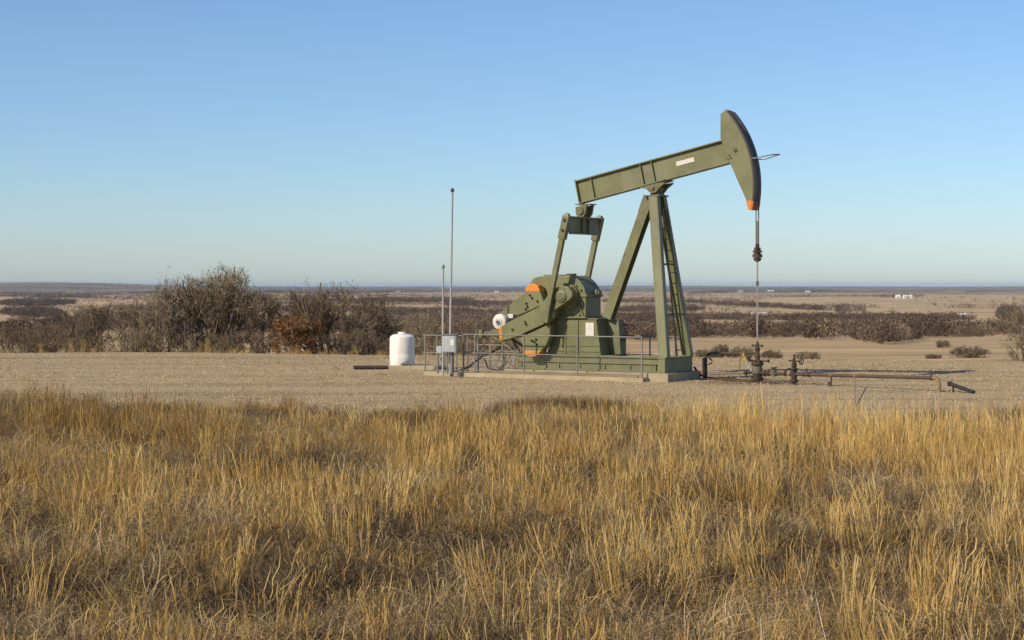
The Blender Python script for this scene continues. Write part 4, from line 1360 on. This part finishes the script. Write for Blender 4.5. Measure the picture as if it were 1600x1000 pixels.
G1 = 'bare trees along the back edge of the pad'
K1, K2 = (13, 8, 6, 4), (9, 7, 5, 4)
T6 = 0.0065
tree('bare_tree', 'tallest bare tree with feathery crown tips against the sky', 332, 66, 422, 205, 1, TWIG, 10, 4, (13, 8, 5, 4), 0.50, 0.55, 0.45, 0.10, 0.085, T6, group=G1)
tree('bare_tree', 'broad rounded bare tree between the rust leaved shrub and the white tank', 520, 67, 445, 195, 2, TWIG_D, 13, 4, (12, 8, 5, 4), 0.50, 0.60, 0.75, 0.06, 0.07, T6, group=G1)
tree('bare_tree', 'bare tangled tree leaning in just left of the tallest tree', 238, 65, 464, 140, 3, TWIG, 6, 4, (10, 7, 5, 4), 0.50, 0.65, 0.65, 0.05, 0.06, T6, group=G1)
tree('bare_tree', 'rounded bare tree second from the left end of the tree row', 145, 67, 474, 125, 4, TWIG_D, 6, 4, (10, 7, 5, 4), 0.50, 0.65, 0.65, 0.05, 0.06, T6, group=G1)
tree('bare_bush', 'low bare thicket at the left end of the tree row', 35, 66, 512, 150, 5, TWIG_D, 8, 4, K2, 0.5, 0.8, 0.8, 0.03, 0.045, T6, 'bush', G1)
tree('bare_tree', 'open bare tree with sky gaps between tallest tree and rust leaved shrub', 405, 68, 462, 110, 6, TWIG, 4, 4, (9, 6, 5, 4), 0.5, 0.65, 0.50, 0.06, 0.06, T6, group=G1)
tree('bare_bush', 'low dark scrub filling the foot of the tallest tree', 275, 64, 515, 170, 7, TWIG_D, 8, 4, K2, 0.5, 0.85, 0.9, 0.02, 0.04, T6, 'bush', G1)
tree('bare_bush', 'low twiggy scrub spreading right of the broad bare tree', 592, 70, 500, 110, 8, TWIG, 8, 4, K2, 0.5, 0.85, 0.8, 0.03, 0.04, T6, 'bush', G1)
tree('bare_bush', 'low dark scrub between the second tree and the thicket', 95, 64, 508, 140, 9, TWIG_D, 7, 4, K2, 0.5, 0.85, 0.9, 0.02, 0.04, T6, 'bush', G1)
tree('bare_bush', 'low tan scrub between the second and third trees', 195, 63.5, 510, 120, 10, TWIG, 7, 4, K2, 0.5, 0.85, 0.9, 0.02, 0.04, T6, 'bush', G1)
tree('bare_bush', 'low dark scrub left of the rust leaved shrub', 372, 64, 514, 110, 12, TWIG_D, 7, 4, K2, 0.5, 0.85, 0.9, 0.02, 0.04, T6, 'bush', G1)
tree('bare_bush', 'low dark scrub at the foot of the broad bare tree', 556, 64, 514, 120, 13, TWIG_D, 8, 4, K2, 0.5, 0.85, 0.9, 0.02, 0.04, T6, 'bush', G1)
# oak shrub that keeps its dead leaves
X, Y, Z = place(456, 62.6)
ok = empty('oak_shrub', (X, Y, Z))
tag(ok, 'small oak shrub still holding rust coloured dead leaves', 'shrub')
segs = fit_height(grow(21, 6, 1.2, 0.6, 3, (8, 6, 5), 0.55, 0.75, 0.05, r0=0.035, thin=0.008), CAM_H - (490 - 445) * 62.6 / 2800 - Z, 84 * 62.6 / 2800)
link('trunk', seg_mesh('trunk', segs, BARK, 3), ok)
tips = np.array([tuple(s[1]) for s in segs if s[4] >= 2])
tips = tips[nr.randint(0, len(tips), 9000)] + nr.normal(0, 0.05, (9000, 3))
n = len(tips)
q = nr.normal(0, 1, (n, 3)); q /= np.linalg.norm(q, axis=1, keepdims=True)
r_ = np.cross(q, nr.normal(0, 1, (n, 3))); r_ /= np.linalg.norm(r_, axis=1, keepdims=True)
sz = nr.uniform(0.018, 0.042, (n, 1))
v = np.stack([tips - q * sz, tips + r_ * sz * 0.6, tips + q * sz, tips - r_ * sz * 0.6], 1).reshape(-1, 3)
link('crown', raw_mesh('crown', v, np.arange(n * 4).reshape(-1, 4), LEAF, {'vr': np.repeat(nr.uniform(0, 1, n), 4)}), ok)
# scrub further down the slope behind the tank and the motor
G2 = 'scrub down the slope behind the tank and motor'
bu = [(640, 84, 492, 120, 31, TWIG, 'grey scrub on the slope behind the white tank'),
      
      (725, 88, 500, 130, 33, TWIG_D, 'grey scrub on the slope behind the two masts'),
      (790, 96, 508, 110, 34, TWIG, 'grey scrub on the slope behind the motor'),
      (676, 76, 528, 110, 35, TWIG, 'low tan scrub behind the control box')]
for u, d, vt_, wp_, sd, tw, lb in bu:
    tree('scrub_bush', lb, u, d, vt_, wp_ * 1.2, sd, tw, 8, 4, K2, 0.5, 0.8, 0.8, 0.02, 0.05, 0.008, 'bush', G2)
# right hand side
tree('bare_tree', 'bare tree cut by the right edge of the picture', 1622, 66, 468, 150, 41, TWIG, 6, 4, (9, 6, 5, 4), 0.5, 0.65, 0.6, 0.06, 0.06, T6)
rb = [(1513, 350, 540, 60, 51, TWIG_D, 'rounded dark bush on the tan slope behind the black pipe stub'),
      (1100, 345, 546, 36, 52, TWIG_D, 'small dark bush just right of the pumpjack front leg'),
      (1127, 350, 538, 30, 53, TWIG_D, 'upright dark bush between pumpjack and wellhead'),
      (1158, 352, 541, 42, 54, TWIG, 'grey bush left of the wellhead behind the pipe'),
      (1205, 348, 547, 34, 55, TWIG_D, 'grey bush right of the wellhead stack'),
      (1262, 350, 549, 44, 56, TWIG, 'low wide bush behind the flow line valve'),
      (1458, 345, 553, 26, 57, TWIG_D, 'tiny dark bush left of the rounded bush on the slope'),
      (1473, 600, 531, 24, 58, TWIG_D, 'tiny lone dark bush in the tan field below the woods')]
for u, d, vt_, wp_, sd, tw, lb in rb:
    tree('slope_bush', lb, u, d, vt_, wp_, sd, tw, 12, 3, (9, 8, 6), 0.5, 0.85, 0.8, 0.0, 0.05, 0.026, 'bush', 'bushes on the slope beyond the wellhead')

# ------------------------------------------------------------------ valley woods
WOOD = leafy('valley_wood', [(0.0, (0.054, 0.037, 0.026)), (0.4, (0.105, 0.073, 0.049)), (0.7, (0.19, 0.138, 0.092)), (1.0, (0.34, 0.255, 0.17))], 'vr', False, 0.0, 'v2')


def wood_cloud(tx, ty, h, w, ntri, tone):
    """twiggy crowns of many trees as small faces"""
    n = len(tx)
    tz = terrain(tx, ty)
    N = n * ntri
    k = np.repeat(np.arange(n), ntri)
    d = nr.normal(0, 1, (N, 3)); d /= np.linalg.norm(d, axis=1, keepdims=True)
    r = nr.uniform(0.35, 1.0, N) ** 0.45
    c = d * r[:, None]
    pos = np.empty((N, 3))
    pos[:, 0] = tx[k] + c[:, 0] * w[k] * 0.5
    pos[:, 1] = ty[k] + c[:, 1] * w[k] * 0.5
    pos[:, 2] = tz[k] + h[k] * (0.52 + 0.48 * c[:, 2])
    s = (w[k] * 0.5) * nr.uniform(0.07, 0.22, N) * (14.0 / ntri) ** 0.3 * 1.05
    a = nr.normal(0, 1, (N, 3)); a /= np.linalg.norm(a, axis=1, keepdims=True)
    a[:, 2] = np.abs(a[:, 2]) + 0.4
    b = np.cross(a, nr.normal(0, 1, (N, 3))); b /= np.linalg.norm(b, axis=1, keepdims=True)
    v = np.stack([pos - b * s[:, None] * 0.8, pos + b * s[:, None] * 0.8, pos + a * s[:, None] * 1.5], 1).reshape(-1, 3)
    tn = np.repeat(np.clip(tone[k] + nr.normal(0, 0.05, N), 0, 1), 3)
    return v, tn


def belt(u0, u1, va, vb, vc, vd, gap, hm, ntri, tone=0.4, thick=1.0):
    """trees whose feet lie between two lines of the photo: (u0,va)-(u1,vb) far side, (u0,vc)-(u1,vd) near side"""
    xs, ys = [], []
    us = np.linspace(u0, u1, 9)
    far = [ray_ground(u, va + (vb - va) * i / 8) for i, u in enumerate(us)]
    near = [ray_ground(u, vc + (vd - vc) * i / 8) for i, u in enumerate(us)]
    F, N = np.array(far), np.array(near)
    wid = np.hypot(*(F[-1] - F[0]))
    dep = np.abs(F[:, 1] - N[:, 1]).mean() + 1
    n = int(min(3000, max(12, wid * dep / gap ** 2)))
    ntri = int(ntri * 1.15) if ntri > 12 else ntri
    s, q = nr.uniform(0, 1, n), nr.uniform(0, 1, n) ** 1.5
    fx, fy = np.interp(s * 8, range(9), F[:, 0]), np.interp(s * 8, range(9), F[:, 1])
    nx, ny = np.interp(s * 8, range(9), N[:, 0]), np.interp(s * 8, range(9), N[:, 1])
    q = np.clip(q + 0.12 * waves(s * 900, q * 60, 70, 3), 0, 1.05)
    taper = np.clip(4 * s * (1 - s), 0, 1) ** 0.5 * (1 + 0.35 * waves(s * 1000, s * 0, 160, 8))
    mid = 0.25
    q = mid + (q - mid) * np.clip(taper, 0.05, 1.3)
    keep = nr.uniform(0, 1, n) < np.clip(0.25 + 6 * s * (1 - s), 0, 1) * np.clip(0.75 + 0.75 * waves(s * wid, q * dep, 75, 13), 0.06, 1)
    s, q, fx, fy, nx, ny = s[keep], q[keep], fx[keep], fy[keep], nx[keep], ny[keep]
    n = len(s)
    tx, ty = nx + (fx - nx) * q, ny + (fy - ny) * q
    h = hm * nr.uniform(0.6, 1.2, n) * (1 + 0.30 * waves(tx, ty, 110, 6))
    tn = tone + 0.18 * waves(tx, ty, 60, 11) + nr.normal(0, 0.17, n)
    return wood_cloud(tx, ty, h, h * nr.uniform(0.8, 1.25, n) * thick, ntri, tn)


BELTS = [
    # right of the machine
    (1085, 1600, 508, 508, 531, 527, 13, 9.0, 64, 0.42), (1335, 1435, 520, 521, 537, 536, 9, 8.0, 80, 0.36), (1085, 1250, 494, 497, 501, 502, 11, 9, 26, 0.36),
    (1235, 1525, 494, 495, 503, 506, 11, 9, 26, 0.34), (1080, 1300, 472, 485, 475, 487, 17, 10, 12, 0.30), (1305, 1332, 487, 487, 490, 490, 12, 13, 40, 0.3), (1336, 1352, 487, 487, 489, 489, 12, 15, 40, 0.3),
    (1368, 1445, 464, 464, 466, 466, 30, 14, 10, 0.25), (1440, 1600, 467, 469, 468, 470, 40, 13, 10, 0.3), (1560, 1600, 480, 490, 500, 505, 11, 10, 24, 0.35),
    # behind the machine
    (940, 1100, 469, 470, 474, 475, 18, 10, 12, 0.3), (955, 1100, 484, 482, 489, 488, 13, 10, 22, 0.33), (940, 1100, 497, 493, 505, 503, 10, 9, 30, 0.36), (930, 1110, 508, 506, 531, 531, 8, 9, 60, 0.42),
    # left of the machine
    (560, 745, 467, 468, 473, 473, 17, 11, 14, 0.25), (690, 850, 474, 474, 481, 482, 15, 11, 16, 0.25), (575, 850, 486, 486, 495, 496, 12, 10, 26, 0.27), (560, 860, 500, 502, 530, 532, 8, 8.5, 60, 0.45),
    # far left
    (0, 470, 457, 459, 467, 466, 16, 11, 14, 0.22), (0, 118, 469, 470, 481, 478, 13, 11, 18, 0.22), (0, 100, 485, 485, 495, 498, 11, 10, 26, 0.25), (60, 260, 500, 490, 520, 515, 9, 9, 40, 0.3), (0, 90, 506, 505, 535, 535, 8, 8, 50, 0.4),
    (180, 600, 478, 480, 489, 490, 12, 10, 22, 0.25), (250, 600, 495, 498, 520, 525, 9, 8.5, 40, 0.34),
    # far plain
    (0, 240, 449, 451, 451, 453, 70, 16, 6, 0.2), (0, 1600, 450, 451.5, 453, 455, 95, 18, 4, 0.25), (400, 1000, 452, 452, 456, 457, 60, 13, 5, 0.25), (1080, 1340, 454, 454, 457, 457, 48, 12, 6, 0.25), (0, 1600, 448.3, 449.5, 450, 451, 220, 22, 4, 0.3),
    (0, 1600, 447.2, 448.2, 448.5, 449.5, 300, 30, 4, 0.3),
]
br_ = random.Random(5)
for _ in range(70):                       # thin broken hedgerows and creek lines over the whole plain
    v0 = 459 + 40 * br_.random() ** 1.6
    u0 = br_.uniform(-60, 1500)
    ln = br_.uniform(60, 330)
    dv = br_.uniform(-2.5, 2.5)
    th_ = br_.uniform(0.6, 2.2) * (v0 - 452) / 22
    BELTS.append((u0, u0 + ln, v0, v0 + dv, v0 + th_, v0 + dv + th_, 13 + (500 - v0) * 0.25, br_.uniform(7, 10.5), 9, br_.uniform(0.15, 0.4)))
for _ in range(34):
    v0 = 457 + 32 * br_.random() ** 1.4
    u0 = br_.uniform(-80, 620)
    ln = br_.uniform(50, 260)
    dv = br_.uniform(-2.0, 2.0)
    th_ = br_.uniform(0.8, 2.6) * (v0 - 450) / 22
    BELTS.append((u0, u0 + ln, v0, v0 + dv, v0 + th_, v0 + dv + th_, 12 + (500 - v0) * 0.25, br_.uniform(8, 11.5), 9, br_.uniform(0.10, 0.3)))
VV, TT = [], []
for b in BELTS:
    v, tn = belt(*b)
    VV.append(v); TT.append(tn)
V = np.concatenate(VV); T = np.concatenate(TT)
me = raw_mesh('valley_woods', V, np.arange(len(V)).reshape(-1, 3), WOOD, {'vr': T, 'v2': np.full(len(V), 0.5)})
tag(link('valley_woods', me), 'brown leafless woods in belts across the valley floor', None, None, 'stuff')


# ------------------------------------------------------------------ far buildings
BW = paint('white_siding', (0.80, 0.79, 0.75), 0.6, 0.0, var=0.04, streak=False)
BR_ = paint('grey_roofing', (0.45, 0.44, 0.42), 0.5, 0.0, var=0.08, streak=False)
BT_ = paint('tan_siding', (0.55, 0.45, 0.34), 0.6, 0.0, var=0.06, streak=False)
BD = paint('dark_opening', (0.05, 0.045, 0.04), 0.6, 0.0, var=0.04, streak=False)


def barn(name, label, u, v, wpx, hpx, wall, roof, cat='building', low=0.4, rz=0.1):
    X, Y = ray_ground(u, v)
    Z = float(terrain(X, Y))
    L, H = wpx * Y / 2800.0, hpx * Y / 2800.0
    D = max(L * 0.45, H * 1.2)
    e = empty(name, (X, Y, Z), rz)
    tag(e, label, cat, 'far buildings in the valley')
    hw = H * (1 - low)
    MB().prism([(-L / 2, -1.5), (L / 2, -1.5), (L / 2, hw), (-L / 2, hw)], -D / 2, D / 2).build('wall', wall, e)
    o = L * 0.02
    MB().add([(-L / 2 - o, -D / 2 - o, hw), (L / 2 + o, -D / 2 - o, hw), (L / 2 + o, 0, H), (-L / 2 - o, 0, H), (-L / 2 - o, D / 2 + o, hw), (L / 2 + o, D / 2 + o, hw)],
             [(0, 1, 2, 3), (3, 2, 5, 4), (0, 3, 4), (1, 5, 2), (0, 4, 5, 1)]).build('roof', roof, e)
    MB().box(-L * 0.12, L * 0.08, -D / 2 - 0.06, -D / 2 - 0.01, 0.0, hw * 0.75).build('door', BD, e)
    return e


barn('white_barn', 'long white barn in the valley seen just beside the polished rod', 1187, 493.5, 25, 5.5, BW, BW)
barn('white_shed', 'low white roofed shed at the right edge of the valley woods', 1505, 495.5, 20, 6.0, BW, BW)
barn('white_barn', 'wider of the two white farm buildings on the far plain', 1418, 466, 14, 5.0, BW, BW)
barn('white_barn', 'narrower of the two white farm buildings on the far plain', 1403, 466, 7, 5.0, BW, BW)
barn('farmhouse', 'tiny white house left of the polished rod near the horizon', 1158, 456.5, 5, 2.6, BW, BR_)
barn('farmhouse', 'tiny pale house right of the polished rod near the horizon', 1204, 456.5, 9, 2.8, BT_, BW)
barn('farmhouse', 'tiny pale house near the horizon above the flow line valve', 1262, 456.8, 7, 2.6, BW, BR_)
barn('farmhouse', 'tiny white house near the horizon behind the shorter mast', 776, 457.0, 6, 2.6, BW, BR_)
barn('farmhouse', 'tiny tan house near the horizon right of the broad bare tree', 620, 457.0, 7, 2.4, BT_, BW)
barn('farmhouse', 'tiny white house in the woods below the white barn', 1224, 497.5, 4, 3.0, BW, BR_)
barn('farmhouse', 'tiny white house by the two round trees in the valley', 1331, 494.0, 5, 3.0, BW, BR_)
barn('farmhouse', 'tiny white house half hidden behind the right hand woods', 1440, 497.0, 4, 3.0, BW, BR_)
X, Y = ray_ground(1579, 468.5)
Z = float(terrain(X, Y))
gs = empty('grain_elevator', (X, Y, Z))
tag(gs, 'grey grain elevator tower on the far plain at the right', 'grain elevator', 'far buildings in the valley')
k = Y / 2800.0
MB().lathe([(1.4 * k, -2), (1.4 * k, 6.5 * k), (0.5 * k, 7.6 * k)], n=10).build('silo', BR_, gs)
MB().lathe([(1.2 * k, -2), (1.2 * k, 4.6 * k), (0.4 * k, 5.4 * k)], (3.0 * k, 0, 0), n=10).build('silo', BR_, gs)
MB().box(-0.5 * k, 0.5 * k, -0.6 * k, 0.6 * k, 7.3 * k, 9.5 * k).build('head_house', BR_, gs)

# ------------------------------------------------------------------ haze in the valley air
hz_t = NT('thin_haze')
pv = hz_t.n('ShaderNodeVolumePrincipled')
pv.inputs['Color'].default_value = (0.55, 0.74, 1.0, 1)
pv.inputs['Density'].default_value = 1.7e-5
pv.inputs['Anisotropy'].default_value = 0.0
hz_t.l(pv.outputs[0], hz_t.out.inputs['Volume'])
hz = MB().box(-48000, 48000, -48000, 48000, -90, 42).build('haze', hz_t.mat)
tag(hz, 'thin blue haze in the air over the valley', None, None, 'stuff')
